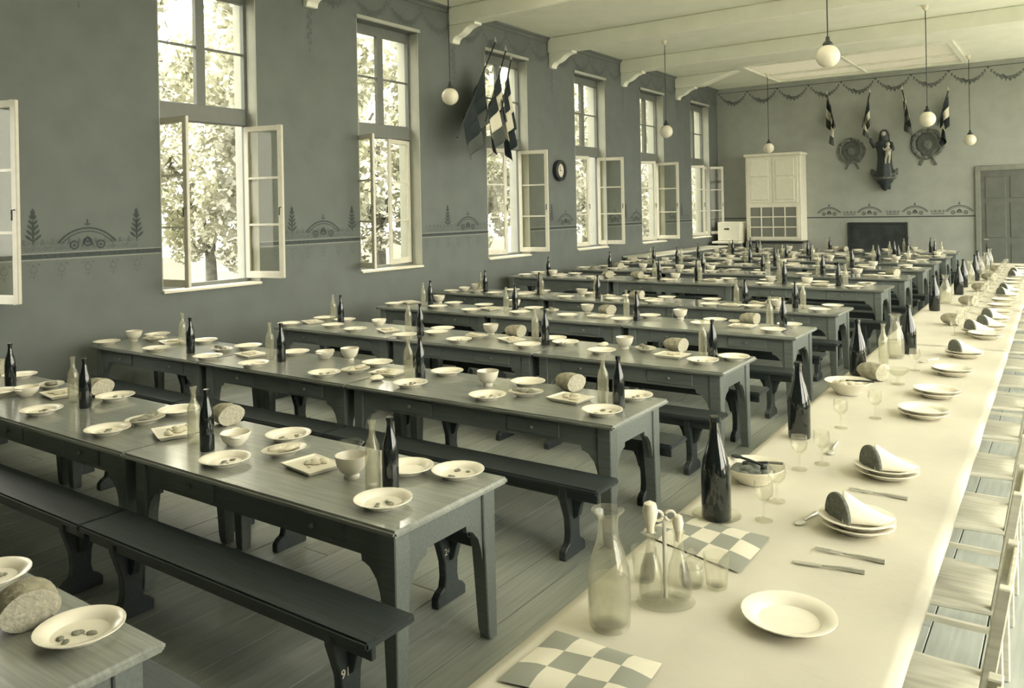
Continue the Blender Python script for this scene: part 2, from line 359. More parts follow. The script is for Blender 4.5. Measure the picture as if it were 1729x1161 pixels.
# ------------------------------------------------------------------ painted wall borders (flat stencil work, 2 mm proud)
def ring2(b, c, r0, r1, n=16, a0=0, a1=360):
    vs = []
    for i in range(n + 1):
        a = R(a0 + (a1 - a0) * i / n)
        for r in (r0, r1): vs.append((c[0] + r * math.cos(a), c[1] + r * math.sin(a)))
    b += [(vs[2 * i], vs[2 * i + 1], vs[2 * i + 3], vs[2 * i + 2]) for i in range(n)]
def leaf2(b, c, ang, l, w):
    d = (math.cos(ang), math.sin(ang)); n = (-d[1], d[0])
    P = lambda t, s: (c[0] + d[0] * l * t + n[0] * w * s, c[1] + d[1] * l * t + n[1] * w * s)
    b.append((P(0, 0), P(.35, -.4), P(.7, -.5), P(1, 0), P(.7, .5), P(.35, .4)))
def flat(polys, mapf, name):
    m = MB()
    for p in polys: m.add([mapf(*q) for q in p], [tuple(range(len(p)))])
    return m.mesh(name)
def palmette():
    b = []
    for i in range(5):
        z = .05 + i * .055; l = .11 - i * .012
        for s in (-1, 1): leaf2(b, (0, z), R(90) - s * R(48 - i * 4), l, .030)
    leaf2(b, (0, .27), R(90), .12, .045); leaf2(b, (0, .0), R(90), .28, .03); return b
def arch():
    b = []; ring2(b, (0, -.15), .375, .395, 20, 38, 142); ring2(b, (0, -.15), .345, .357, 20, 40, 140)
    for s in (-1, 0, 1): ring2(b, (s * .14, .06 + .03 * (s == 0)), .032, .05, 12); ring2(b, (s * .14, .06 + .03 * (s == 0)), .0, .016, 8)
    leaf2(b, (0, .25), R(90), .09, .022)
    for s in (-1, 1): leaf2(b, (0, .27), R(90 + s * 70), .035, .02); leaf2(b, (s * .07, .03), R(90 + s * 30), .14, .03)
    return b
def scroll():
    b = []
    for i in range(6):
        x = -.125 + i * .05
        ring2(b, (x, .035), .012, .023, 10); ring2(b, (x + .02, .095), .010, .019, 10)
        leaf2(b, (x, .06), R(60 if i % 2 else 120), .06, .018); leaf2(b, (x, .11), R(30 if i % 2 else 150), .04, .016)
    return b
def drop():
    b = []; ring2(b, (0, -.09), .028, .04, 12); leaf2(b, (0, -.13), R(-90), .06, .02); leaf2(b, (0, -.03), R(-90), .03, .03)
    for s in (-1, 1): leaf2(b, (s * .03, -.02), R(-90 + s * 50), .05, .015); leaf2(b, (s * .02, -.14), R(-90 + s * 45), .03, .012)
    return b
def swag():
    b = []
    for i in range(15):
        t = i / 14; x = -.42 + .84 * t; z = -.30 * (1 - (2 * t - 1) ** 2)
        r = .022 + .022 * (1 - abs(2 * t - 1)); ring2(b, (x, z), r * .35, r, 8)
        leaf2(b, (x, z), R(200 + i * 47), r * 2.1, r * .8); leaf2(b, (x, z - r * .5), R(-90 + i * 33 % 80 - 40), r * 1.8, r * .7)
    return b
def pendant():
    b = []
    for i in range(7):
        ring2(b, ((-1) ** i * .02, -i * .07), .012, .032, 8); leaf2(b, (0, -i * .07), R(-90 + (-1) ** i * 50), .07, .03); leaf2(b, (0, -i * .07), R(-90 - (-1) ** i * 30), .06, .025)
    leaf2(b, (0, -.48), R(-90), .1, .03); return b
mL = lambda a, b: (0, a, b)
mE = lambda a, b: (a, 0, b)
ST = {}
for nm, fn in (('palmette', palmette), ('arch', arch), ('scroll', scroll), ('drop', drop), ('swag', swag), ('pendant', pendant)):
    ST[nm] = (flat(fn(), mL, nm), flat(fn(), mE, nm))
RZ = 1.70
def in_win(y, m): return any(w - m < y < w + WW + m for w in WIN)
piers = [(YB, WIN[0])] + [(WIN[i] + WW, WIN[i + 1]) for i in range(len(WIN) - 1)] + [(WIN[-1] + WW, YE)]
for a, b_ in piers:
    if b_ < 3: continue
    ob('border_band', MB().box(XL - .001, XL + .003, a + .01, b_ - .01, RZ - .045, RZ), 'stencil', wl)
    ob('border_line', MB().box(XL - .001, XL + .0025, a + .01, b_ - .01, RZ + .003, RZ + .014), 'stencil2', wl)
    ob('border_line', MB().box(XL - .001, XL + .0025, a + .01, b_ - .01, RZ - .062, RZ - .050), 'stencil2', wl)
for i in range(-1, 36):
    y = 3.847 + .546 * i
    kind = 'palmette' if i % 2 == 0 else 'arch'
    if YB < y < YE - .3 and y > 2.5:
        if not in_win(y, .28 if kind == 'arch' else .16):
            ob('painted_' + kind, ST[kind][0], 'stencil', wl, (XL + .003, y, RZ + (.08 if kind == 'palmette' else .02)))
        for q in (-.14, .14):
            if not in_win(y + q, .16): ob('painted_scroll', ST['scroll'][0], 'stencil3', wl, (XL + .002, y + q, RZ + .02))
        for q in (0, .273):
            if not in_win(y + q, .08) and y + q < YE: ob('painted_drop', ST['drop'][0], 'stencil3', wl, (XL + .002, y + q, RZ - .065))
for y in [WIN[0] + WS * j - (WS - WW) / 2 for j in range(1, 7)]:
    ob('painted_pendant', ST['pendant'][0], 'stencil3', wl, (XL + .003, y, 4.86))
    for q in (-1.35, -.45, .45, 1.35)[1 if 0 else 0:]:
        if y + q + WS / 2 - .8 < YE: ob('painted_swag', ST['swag'][0], 'stencil3', wl, (XL + .004, y + WS / 2 + q * .86, 5.36))
ob('border_line', MB().box(XL + .03, -1.95, YE - .003, YE + .001, RZ - .03, RZ), 'stencil', we)
for px_ in (1400, 1468, 1545, 1620):
    p = oy(px_, 360, YE); ob('painted_arch', ST['arch'][1], 'stencil', we, (p.x, YE - .003, RZ + .02))
for px_ in (1434, 1507, 1583):
    p = oy(px_, 360, YE); ob('painted_scroll', ST['scroll'][1], 'stencil3', we, (p.x, YE - .003, RZ + .02))
for i in range(11): ob('painted_swag', ST['swag'][1], 'stencil3', we, (-8.1 + i * .86, YE - .003, 5.36))
ob('border_line', MB().box(XL + .03, XR, YE - .003, YE + .001, 5.37, 5.385), 'stencil3', we)

# ------------------------------------------------------------------ end wall: door, cabinet, chalkboard, shields, statue, flags
dr = struct('door_1', None, None); dr['label'] = 'dark panelled door in the end wall beside the head table'; dr.location = (-1.86, YE, 0)
ob('frame', MB().box(-.12, 0, -.06, -.001, 0, 2.92).box(1.15, 1.27, -.06, -.001, 0, 2.92).box(0, 1.15, -.06, -.001, 2.80, 2.92).mesh('frame', bevel=.01), 'cupb', dr)
lf = ob('leaf', MB().box(0, 1.15, -.03, -.001, .0, 2.80), 'doorp', dr)
for z0, z1 in ((.2, 1.0), (1.15, 2.0), (2.12, 2.65)):
    for x0, x1 in ((.1, .53), (.62, 1.05)): ob('panel', MB().box(x0, x1, -.045, -.03, z0, z1).mesh('panel', bevel=.012), 'doorp', lf)
ob('handle', MB().tube([(.06, -.03, 1.1), (.06, -.08, 1.1), (.16, -.08, 1.1)], .012), 'metal', dr)

CX0, CX1, CD = -7.58, -6.06, .58
c = thing('wall_cabinet', 'pale painted cabinet with glazed lower doors against the end wall', 'cabinet', (CX0, YE - .004, 0)); cw = CX1 - CX0
ob('body', MB().box(0, cw, -CD, 0, 1.06, 3.42).mesh('body', bevel=.01), 'cab', c)
ob('cornice', MB().box(-.04, cw + .04, -CD - .04, 0, 3.42, 3.50).mesh('cornice', bevel=.015), 'cab', c)
for i in range(2):
    x0 = .06 + i * (cw - .12) / 2; x1 = x0 + (cw - .12) / 2 - .015
    d = ob('door', MB().box(x0, x1, -CD - .025, -CD, 2.12, 3.38).mesh('door', bevel=.005), 'cab', c)
    for z0, z1 in ((2.2, 2.78), (2.86, 3.31)): ob('panel', MB().box(x0 + .09, x1 - .09, -CD - .045, -CD - .025, z0, z1).mesh('panel', bevel=.015), 'cab', d)
g = MB(); gx0, gx1, gz0, gz1 = .06, cw - .06, 1.10, 2.05
for i in range(5):
    x = gx0 + .05 + (gx1 - gx0 - .1) * i / 4; g.box(x - (.05 if i == 0 else .016), x + (.05 if i == 4 else .016), -CD - .03, -CD, gz0, gz1)
for j in range(4):
    z = gz0 + .06 + (gz1 - gz0 - .1) * j / 3; g.box(gx0, gx1, -CD - .028, -CD, z - (.06 if j == 0 else .016), z + (.04 if j == 3 else .016))
gd = ob('glazed_door', g, 'cab', c)
for i in range(4):
    for j in range(3):
        x = gx0 + .05 + (gx1 - gx0 - .1) * i / 4; z = gz0 + .06 + (gz1 - gz0 - .1) * j / 3
        ob('pane', MB().box(x + .016, x + (gx1 - gx0 - .1) / 4 - .016, -CD - .012, -CD - .001, z + .016, z + (gz1 - gz0 - .1) / 3 - .016), 'cabd', gd)
b = thing('base_cupboard', 'grey low cupboard under the pale wall cabinet', 'cupboard', (CX0, YE - .03, 0))
ob('body', MB().box(-.02, cw + .02, -CD - .02, 0, 0, 1.0).mesh('body', bevel=.01), 'cupb', b)
ob('worktop', MB().box(-.05, cw + .05, -CD - .06, 0, 1.0, 1.055).mesh('worktop', bevel=.01), 'dark', b)
for i in range(2):
    x0 = i * cw / 2 + .03; ob('door', MB().box(x0, x0 + cw / 2 - .05, -CD - .04, -CD - .02, .1, .93).mesh('door', bevel=.008), 'cupb', b)
# counter along the window wall and the white box on it
t = thing('side_counter', 'long pale-topped counter along the window wall near the corner', 'counter', (XL + .03, 16.7, 0))
ob('worktop', MB().box(0, .62, 0, 5.2, .90, .94).mesh('worktop', bevel=.008), 'cab', t)
ob('apron', MB().box(.02, .58, .05, 5.15, .78, .90), 'wood', t)
for y in (.08, 1.8, 3.5, 5.05):
    for x in (.05, .52): ob('leg', MB().box(x, x + .06, y, y + .06, 0, .78), 'wood', t)
bx = thing('white_cupboard', 'small white boxy cupboard with dark latch in the window-wall corner', 'cupboard', (-8.35, 22.2, 0))
ob('body', MB().box(0, .66, 0, .6, 1.06, 1.60).mesh('body', bevel=.02), 'cab', bx)
ob('shelf', MB().box(-.1, .68, -.2, .62, .99, 1.055).mesh('shelf', bevel=.01), 'cab', bx)
ob('latch', MB().box(.2, .25, -.02, 0, 1.38, 1.42).box(.27, .34, -.02, 0, 1.375, 1.425), 'dark', bx)
ob('stand', MB().box(0, .66, 0, .55, 0, .985), 'cupb', bx)

bb = thing('chalkboard', 'dark framed board against the end wall below the statue', 'board', (-4.25, YE - .004, 0))
ob('panel', MB().box(-.68, .68, -.04, 0, .50, 1.48), 'board', bb)
ob('frame', MB().box(-.74, -.68, -.06, 0, .44, 1.54).box(.68, .74, -.06, 0, .44, 1.54).box(-.68, .68, -.06, 0, 1.48, 1.54).box(-.68, .68, -.06, 0, .44, .50).mesh('frame', bevel=.008), 'dark', bb)
ob('leg', MB().box(-.72, -.67, -.06, 0, 0, .44), 'dark', bb); ob('leg', MB().box(.67, .72, -.06, 0, 0, .44), 'dark', bb)

def medallion(px, py, r, label):
    p = oy(px, py, YE)
    m = thing('wall_shield', label, 'shield', (p.x, YE - .004, p.z))
    pts = [(r * .62 * math.sin(R(a)) * (1 if abs(a) < 120 else .9), r * .68 * math.cos(R(a)) - (r * .12 if abs(a) > 150 else 0)) for a in range(-170, 181, 14)]
    ob('disc', MB().prism(pts, -.05, 0, 'y').mesh('disc', bevel=.012), 'shield', m)
    ob('boss', MB().ball((0, -.06, -.02), r * .30, 12, 8, 1, .25, 1.1).mesh('boss', smooth=.8), 'wreath', m)
    w = MB(); rr = random.Random(px)
    for k in range(46):
        a = 2 * math.pi * k / 46; q = (r * .86 * math.cos(a), -.04, r * .86 * math.sin(a))
        w.ball((q[0] + rr.uniform(-.02, .02), q[1] + rr.uniform(-.02, .02), q[2] + rr.uniform(-.02, .02)), r * .13, 6, 4, 1, .5, 1)
    ob('wreath', w, 'wreath', m)
    for s in (-1, 1): ob('ribbon', MB().prism([(s * r * .15, -r * .9), (s * r * .32, -r * .86), (s * r * .55, -r * 1.35), (s * r * .38, -r * 1.4)], -.03, -.01, 'y'), 'wreath', m)
medallion(1438, 255, .36, 'round dark wreathed shield under the pair of flags nearer the cabinet')
medallion(1566, 243, .40, 'round dark wreathed shield under the pair of flags nearer the door')

# statue on bracket
sp = oy(1497, 290, YE); sx = sp.x
st = thing('statue', 'dark robed standing statue holding a paler child figure', 'statue', (sx, YE - .26, 2.74))
bk = thing('statue_bracket', 'dark pointed wall bracket carrying the statue', 'bracket', (sx, YE - .26, 2.36))
ob('shelf', MB().lathe([(.20, .30), (.27, .32), (.28, .375), (1e-7, .378)], 16), 'shield', bk)
ob('corbel', MB().lathe([(1e-7, 0), (.035, .02), (.06, .06), (.10, .10), (.12, .17), (.19, .24), (.21, .30)], 12).mesh('corbel', smooth=.9), 'stat_d', bk)
ob('back_plate', MB().box(-.1, .1, .12, .255, .05, .36), 'stat_d', bk)
robe = MB(); prof = [(.21, 0), (.215, .06), (.19, .25), (.17, .45), (.175, .62), (.20, .78), (.185, .88), (.11, .95), (.055, .98), (.052, 1.02)]
N = 28; vs = []; fs = []
for i, (r, z) in enumerate(prof):
    for k in range(N):
        a = 2 * math.pi * k / N; q = 1 + .07 * math.sin(a * 7 + z * 2) * (1 - z * .8)
        vs.append((r * q * math.cos(a), .72 * r * q * math.sin(a), z))
for i in range(len(prof) - 1):
    for k in range(N): fs.append((i * N + k, i * N + (k + 1) % N, (i + 1) * N + (k + 1) % N, (i + 1) * N + k))
fs += [tuple(range(N))[::-1], tuple((len(prof) - 1) * N + k for k in range(N))]
robe.add(vs, fs)
robe.tube([(-.15, -.02, .86), (-.24, -.06, .80), (-.30, -.08, .92), (-.31, -.09, 1.02)], [.065, .06, .045, .035], 10)
robe.tube([(.15, -.02, .86), (.21, -.10, .70), (.10, -.19, .62)], [.065, .06, .045], 10)
ob('robe', robe.mesh('robe', smooth=.9), 'stat_d', st)
hd = MB().ball((0, -.01, 1.10), .085, 16, 10, .9, 1, 1.2)
hd.ball((0, -.098, 1.09), .018, 8, 6, .8, 1, 1.3); hd.tube([(0, -.01, 1.0), (0, -.01, 1.06)], .045, 10)
for s in (-1, 1): hd.ball((s * .03, -.085, 1.115), .012, 8, 6)
hd.ball((0, -.088, 1.055), .018, 8, 6, 1.2, .5, .4)
ob('head', hd.mesh('head', smooth=.9), 'stat_l', st)
vl = MB().lathe([(.135, .93), (.13, 1.0), (.118, 1.1), (.10, 1.18), (.05, 1.23), (1e-7, 1.24)], 18, (0, .035, 0)).mesh('veil', smooth=.9)
ob('veil', vl, 'stat_d', st)
ch = MB().lathe([(1e-7, .50), (.06, .52), (.075, .60), (.065, .70), (.04, .76), (.03, .78)], 14, (.12, -.18, 0)).ball((.12, -.18, .83), .055, 14, 8, .95, 1, 1.1)
ch.tube([(.14, -.2, .72), (.20, -.26, .66), (.14, -.29, .62)], [.025, .022, .018], 8).tube([(.10, -.2, .72), (.04, -.27, .68), (.02, -.28, .74)], [.025, .022, .018], 8)
ch.tube([(.14, -.2, .54), (.17, -.29, .48), (.15, -.28, .34)], [.036, .032, .022], 8).tube([(.09, -.2, .54), (.08, -.3, .46), (.07, -.28, .33)], [.036, .032, .022], 8)
ob('child_figure', ch.mesh('child', smooth=.9), 'stat_l', st)
for s, dz in ((-1, .12), (1, .16)):
    f = MB()
    for k in range(9): f.ball((s * (.25 + .03 * (k % 3)), -.02 + .02 * (k % 2), .04 + .03 * k * .6), .035, 6, 4)
    f.tube([(s * .16, -.05, .03), (s * .24, -.03, .1)], .03, 6); ob('posy', f, 'shield' if s < 0 else 'wreath', st)

def flag(label, A, B, hang, bands, side=(1, 0, 0), seed=0, grp=None, s0=.12, width=.16, lean=0):
    """pole A->B (A upper end); cloth hangs from the pole, three bands across the fly"""
    A, B = Vector(A), Vector(B); rr = random.Random(seed)
    t = thing('flag', label, 'flag', A, 0, grp)
    d = B - A; ob('pole', MB().tube([Vector((0, 0, 0)) - d * .06, d], .014, 8).mesh('pole', smooth=.8), 'dark', t)
    ob('finial', MB().lathe([(1e-7, 0), (.025, .02), (.02, .05), (1e-7, .12)], 8, tuple(-d * .06)), 'metal', t)
    S = Vector(side).normalized(); F = Vector((-S.y, S.x, 0)); NU, NV = 21, 22
    s1 = .8; mid = d * (s0 + (s1 - s0) * .6); grid = []
    for i in range(NV + 1):
        v = i / NV; p = d * (s0 + (s1 - s0) * v); row = []
        for j in range(NU + 1):
            u = j / NU; q = p.lerp(mid, .45 * u)
            am = width * (.25 + .75 * u)
            row.append(q + Vector((0, 0, -1)) * hang * u * (.75 + .25 * v) + S * (lean * hang * u + am * .35 * math.sin(v * 9 + seed)) + F * (am * .5 * math.sin(v * 13 + u * 1.5 + seed) + .01))
        grid.append(row)
    for k, m in enumerate(bands):
        j0, j1 = k * NU // 3, (k + 1) * NU // 3; mb = MB(); n = j1 - j0 + 1
        mb.add([grid[i][j] for i in range(NV + 1) for j in range(j0, j1 + 1)], [(i * n + j, i * n + j + 1, (i + 1) * n + j + 1, (i + 1) * n + j) for i in range(NV) for j in range(n - 1)])
        o = ob('stripe', mb.mesh('stripe', smooth=1.2), m, t)
        sm = o.modifiers.new('thick', 'SOLIDIFY'); sm.thickness = .004
for (pa, pb, xo, hg, bd, lb, sd) in (((833, 80), (772, 232), -7.75, .85, ('flagd', 'flagd', 'flagm'), 'dark furled flag slanting farthest out from the window head', 1),
                            ((852, 93), (820, 205), -7.95, .95, ('flagd', 'flagl', 'flagm'), 'middle banded flag of the three at the window head', 2),
                            ((862, 106), (846, 190), -8.1, 1.15, ('flagd', 'flagl', 'flagd'), 'banded flag hanging closest to the window of the three', 3)):
    flag(lb, ox(*pa, XL + .12), ox(*pb, xo), hg, bd, (0, 1, 0), sd, 'flags over the window', .22, .20, .12)
for (pa, pb, hg, bd, lb, sd, w_) in (((1397, 163), (1410, 215), .80, ('flagd', 'flagl', 'flagm'), 'tricolour flag on the end wall nearest the cabinet', 4, 1),
                                 ((1468, 160), (1456, 215), .62, ('flagd', 'flagl', 'flagm'), 'tricolour flag on the end wall beside the statue, cabinet side', 5, -1),
                                 ((1524, 155), (1538, 212), .62, ('flagl', 'flagd', 'flagm'), 'tricolour flag on the end wall beside the statue, door side', 6, 1),
                                 ((1600, 157), (1583, 212), .80, ('flagd', 'flagl', 'flagd'), 'tricolour flag on the end wall nearest the door', 7, -1)):
    flag(lb, oy(*pa, YE - .12), oy(*pb, YE - .4), hg, bd, (1, 0, 0), sd, 'flags on the end wall', .02, .26)

# clock on the window wall
cp = ox(942, 288, XL)
ck = thing('wall_clock', 'round dark-rimmed clock on the wall between two windows', 'clock', (XL + .002, cp.y, cp.z))
def xl(prof, n=28):
    m = MB().lathe(prof, n); m.v = [(z, x, y) for x, y, z in m.v]; return m
ob('case', xl([(.21, 0), (.22, .03), (.215, .09), (.17, .115), (.145, .10), (.145, .04)]).mesh('case', smooth=.7), 'dark', ck)
ob('face', xl([(.145, .045), (.145, .05)]), 'white2', ck)
ob('hand', MB().box(.052, .056, -.006, .006, -.02, .10), 'dark', ck); ob('hand', MB().box(.057, .060, -.02, .075, -.005, .005), 'dark', ck)

# hanging globe lamps
def lamp(loc, label, r=.135):
    l = thing('globe_lamp', label, 'lamp', loc, 0, 'hanging globe lamps')
    ob('globe', cached(('globe', r), lambda: MB().ball((0, 0, 0), r, 24, 14).mesh('globe', smooth=1.5)), 'opal', l)
    ob('cap', cached('lcap', lambda: MB().lathe([(.055, .118), (.06, .13), (.05, .16), (.025, .18), (.02, .23), (1e-7, .235)], 14).mesh('cap', smooth=.8)), 'dark', l)
    ob('cord', MB().tube([(0, 0, .22), (0, 0, ZC - loc[2] - .05)], .008, 6), 'dark', l)
    ob('ceiling_rose', MB().lathe([(.02, -.09), (.05, -.05), (.06, -.001)], 12, (0, 0, ZC - loc[2])), 'opal', l)
for px_, py_, rp, lb in ((760, 163, 14.5, 'hanging white globe lamp in front of the wall before the flagged window'),
                     (1398, 95, 19.5, 'large hanging globe lamp below the ceiling laylight, over the aisle'),
                     (1566, 201, 13, 'hanging white globe lamp before the flags near the door'),
                     (1638, 236, 9, 'small hanging globe lamp above the end wall door'),
                     (1125, 222, 11, 'hanging globe lamp beside the last two windows'),
                     (1298, 250, 7.5, 'small hanging globe lamp above the pale cabinet')):
    p = CAM + ray(px_, py_) * (.135 * FPX / rp if rp > 8 else .12 * FPX / rp * .97)
    if p.y > YE - .4: p = oy(px_, py_, YE - 1.2)
    lamp(p, lb)

# ================================================================== TABLES AND BENCHES
ORD = ['first', 'second', 'third', 'fourth', 'fifth', 'sixth', 'seventh', 'eighth', 'ninth', 'tenth', 'eleventh', 'twelfth']
TW = .797
def apron_pts(l, zt, zb, leg):
    """shaped apron: deep ogee brackets next to the legs"""
    p = [(0, zt), (l, zt)]
    a = [(0, zb - .20), (.012, zb - .14), (.03, zb - .09), (.07, zb - .045), (.10, zb - .032), (.115, zb - .03), (.12, zb)]
    return p + [(l - x, z) for x, z in a] + [(x, z) for x, z in reversed(a)]
def leg_mesh(h, mx, my):
    m = MB()
    pr = [(0, .030), (.05, .034), (h - .30, .042), (h - .22, .046), (h, .046)]
    vs = []; fs = []
    for z, r in pr:
        cx, cy = mx * (.046 - r), my * (.046 - r)
        vs += [(cx - r, cy - r, z), (cx + r, cy - r, z), (cx + r, cy + r, z), (cx - r, cy + r, z)]
    for i in range(len(pr) - 1):
        for k in range(4): fs.append((4 * i + k, 4 * i + (k + 1) % 4, 4 * i + 4 + (k + 1) % 4, 4 * i + 4 + k))
    fs += [(3, 2, 1, 0), tuple(4 * (len(pr) - 1) + k for k in range(4))]
    return m.add(vs, fs).mesh('leg', bevel=.005)
def table(x0, x1, y, zt, label, grp):
    L = x1 - x0; h = zt - .032; k = (round(L, 3), zt)
    t = thing('refectory_table', label, 'table', (x0, y, 0), 0, grp)
    ob('table_top', cached(('top',) + k, lambda: MB().box(.002, L - .002, 0, TW, h, zt).mesh('table_top', bevel=.011, segs=2)), 'top', t)
    ins = .05; lx = (ins + .046, L - ins - .046); lyy = (ins + .046, TW - ins - .046)
    for i, X in enumerate(lx):
        for j, Y in enumerate(lyy):
            ob('leg', cached(('leg', zt, i, j), lambda: leg_mesh(h, -1 if i == 0 else 1, -1 if j == 0 else 1)), 'wood', t, (X, Y, 0))
    al = L - 2 * (ins + .092); aw = TW - 2 * (ins + .092)
    for Y in (ins + .012, TW - ins - .037):
        ob('apron', cached(('ax',) + k, lambda: MB().prism(apron_pts(al, h, h - .135, 0), 0, .025, 'y').mesh('apron')), 'wood', t, (ins + .092, Y, 0))
    for X in (ins + .012, L - ins - .037):
        ob('apron', cached(('ay', zt), lambda: MB().prism(apron_pts(aw, h, h - .135, 0), 0, .025, 'x').mesh('apron')), 'wood', t, (X, ins + .092, 0))
    for q in (.27, .73):
        d = ob('drawer', cached(('dr', zt), lambda: MB().box(-.2, .2, -.008, .02, h - .115, h - .02).mesh('drawer', bevel=.004)), 'wood', t, (L * q, ins + .012, 0))
        ob('knob', cached(('kn', zt), lambda: MB().ball((0, -.02, h - .068), .013, 10, 6).mesh('knob', smooth=1)), 'knob', d)
    return t
BH = .46
def trestle_mesh():
    p = [(.02, 0), (.25, 0), (.25, .05), (.225, .075), (.195, .09), (.185, .14), (.19, .22), (.215, .30), (.235, .36), (.24, BH - .036)]
    pts = p + [(.27 - a, b) for a, b in reversed(p)]
    return MB().prism(pts, -.025, .025, 'x').mesh('trestle', bevel=.006)
def bracket_mesh(s):
    pts = [(0, BH - .036), (.16, BH - .036), (.16, BH - .06), (.13, BH - .085), (.08, BH - .10), (.05, BH - .15), (.03, BH - .22), (0, BH - .24)]
    return MB().prism([(s * (.025 + a), b) for a, b in pts], .115, .155, 'y').mesh('bracket', bevel=.004)
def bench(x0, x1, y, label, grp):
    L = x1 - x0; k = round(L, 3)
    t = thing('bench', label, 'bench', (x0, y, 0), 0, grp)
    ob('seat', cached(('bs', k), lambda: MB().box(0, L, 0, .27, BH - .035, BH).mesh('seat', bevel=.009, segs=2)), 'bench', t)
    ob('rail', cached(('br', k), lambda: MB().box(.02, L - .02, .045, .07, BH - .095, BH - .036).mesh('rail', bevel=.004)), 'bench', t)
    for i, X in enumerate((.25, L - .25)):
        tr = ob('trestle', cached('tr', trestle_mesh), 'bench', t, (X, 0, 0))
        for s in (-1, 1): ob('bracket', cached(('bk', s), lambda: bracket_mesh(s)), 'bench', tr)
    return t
ROWS = [  # front edge y, top z, x boundaries from the aisle towards the windows
    (.587, .76, [-2.282, -4.33]),
    (2.365, .76, [-2.263, -4.313, -6.363, -8.413]),
    (4.222, .76, [-2.25, -4.54, -6.41, -8.28]),
    (6.011, .76, [-2.232, -4.03, -5.83, -7.635]),
    (7.949, .76, [-2.216, -4.11, -6.01, -7.904]),
    (9.83, .76, [-2.25, -4.3, -6.35, -8.41]),
    (11.75, .87, [-2.1, -4.2, -6.3, -8.40]), (13.6, .87, [-2.1, -4.15, -6.2, -8.2]), (15.45, .87, [-2.1, -4.15, -6.2, -8.2]),
    (17.25, .87, [-2.15, -4.0, -5.85, -7.7]), (19.05, .87, [-2.15, -4.0, -5.85, -7.7]), (20.8, .87, [-2.15, -4.0, -5.85, -7.7])]
PLACE = ['aisle end', 'middle', 'window end']
numbered = {}
for r, (y, zt, xs) in enumerate(ROWS):
    for i in range(len(xs) - 1):
        table(xs[i + 1], xs[i], y, zt, 'dark wooden refectory table at the %s of the %s row towards the flags' % (PLACE[i], ORD[r]), 'refectory tables in rows')
        if r == 0 and i > 0: continue
        for sd, yy in ((0, y - .272), (1, y + TW - .045)):
            if r == 0 and sd == 0: continue
            if r == 1 and sd == 0: yy = 2.098
            d_ = (.09, .03)[i == 0] if r else 0
            o = bench(xs[i + 1] + .055, xs[i] + ((.10 if (r, sd) == (1, 0) else -.22 if (r, sd) == (1, 1) else .03) if i == 0 else .045), yy, 'dark bench at %s of the %s row, on its %s side' % (PLACE[i], ORD[r], ('window-to-aisle front', 'flag wall')[sd] if 0 else ('flagless', 'flag wall')[sd]), 'benches beside the refectory tables')
            o['label'] = 'dark trestle bench, %s of the %s row, side %s the flag wall' % (PLACE[i], ORD[r], ('away from', 'towards')[sd])
            if r == 1 and i == 0: numbered[sd] = o
def number(txt, o, x, y, z, size):
    cu = bpy.data.curves.new('number', 'FONT'); cu.body = txt; cu.size = size; cu.align_x = 'CENTER'; cu.extrude = .0008
    tmp = bpy.data.objects.new('tmp', cu); COL.objects.link(tmp)
    me = bpy.data.meshes.new_from_object(tmp.evaluated_get(bpy.context.evaluated_depsgraph_get())); bpy.data.objects.remove(tmp)
    ob('painted_number', me, 'num', o, (x, y, z), rot=(R(90), 0, R(90)), label='small white painted number')
for sd, tx in ((0, '91'), (1, '24')):
    o = numbered[sd]; tr = [c for c in o.children if c.name.startswith('trestle')]
    tr = max(tr, key=lambda c: c.location.x); number(tx, tr, .0275, .10, .22 if sd == 0 else .26, .05)

# ================================================================== TABLEWARE
def plate_mesh(r):
    return MB().lathe([(1e-7, .002), (r * .55, .002), (r * .58, .0), (r * .62, .005), (r * .76, .021), (r, .032), (r, .0355), (r * .96, .0355), (r * .74, .026), (r * .64, .012), (1e-7, .010)], 32).mesh('plate', smooth=.7)
def bowl_mesh(foot=True):
    return MB().lathe([(1e-7, .004), (.034, .004), (.038, .0), (.040, .012), (.033, .022), (.055, .035), (.072, .065), (.080, .098), (.082, .112), (.078, .112), (.068, .068), (.05, .042), (1e-7, .034)], 28).mesh('bowl', smooth=.7)
def lug_mesh():
    return MB().lathe([(1e-7, .0), (.045, .0), (.05, .008), (.072, .03), (.084, .062), (.084, .07), (.08, .07), (.068, .034), (.045, .014), (1e-7, .012)], 28).mesh('bowl', smooth=.7)
def lug_handle(s):
    return MB().tube([(s * (.080 + .0), -.022, .055), (s * .105, -.018, .062), (s * .112, 0, .063), (s * .105, .018, .062), (s * .080, .022, .055)], .006, 8).mesh('handle', smooth=.9)
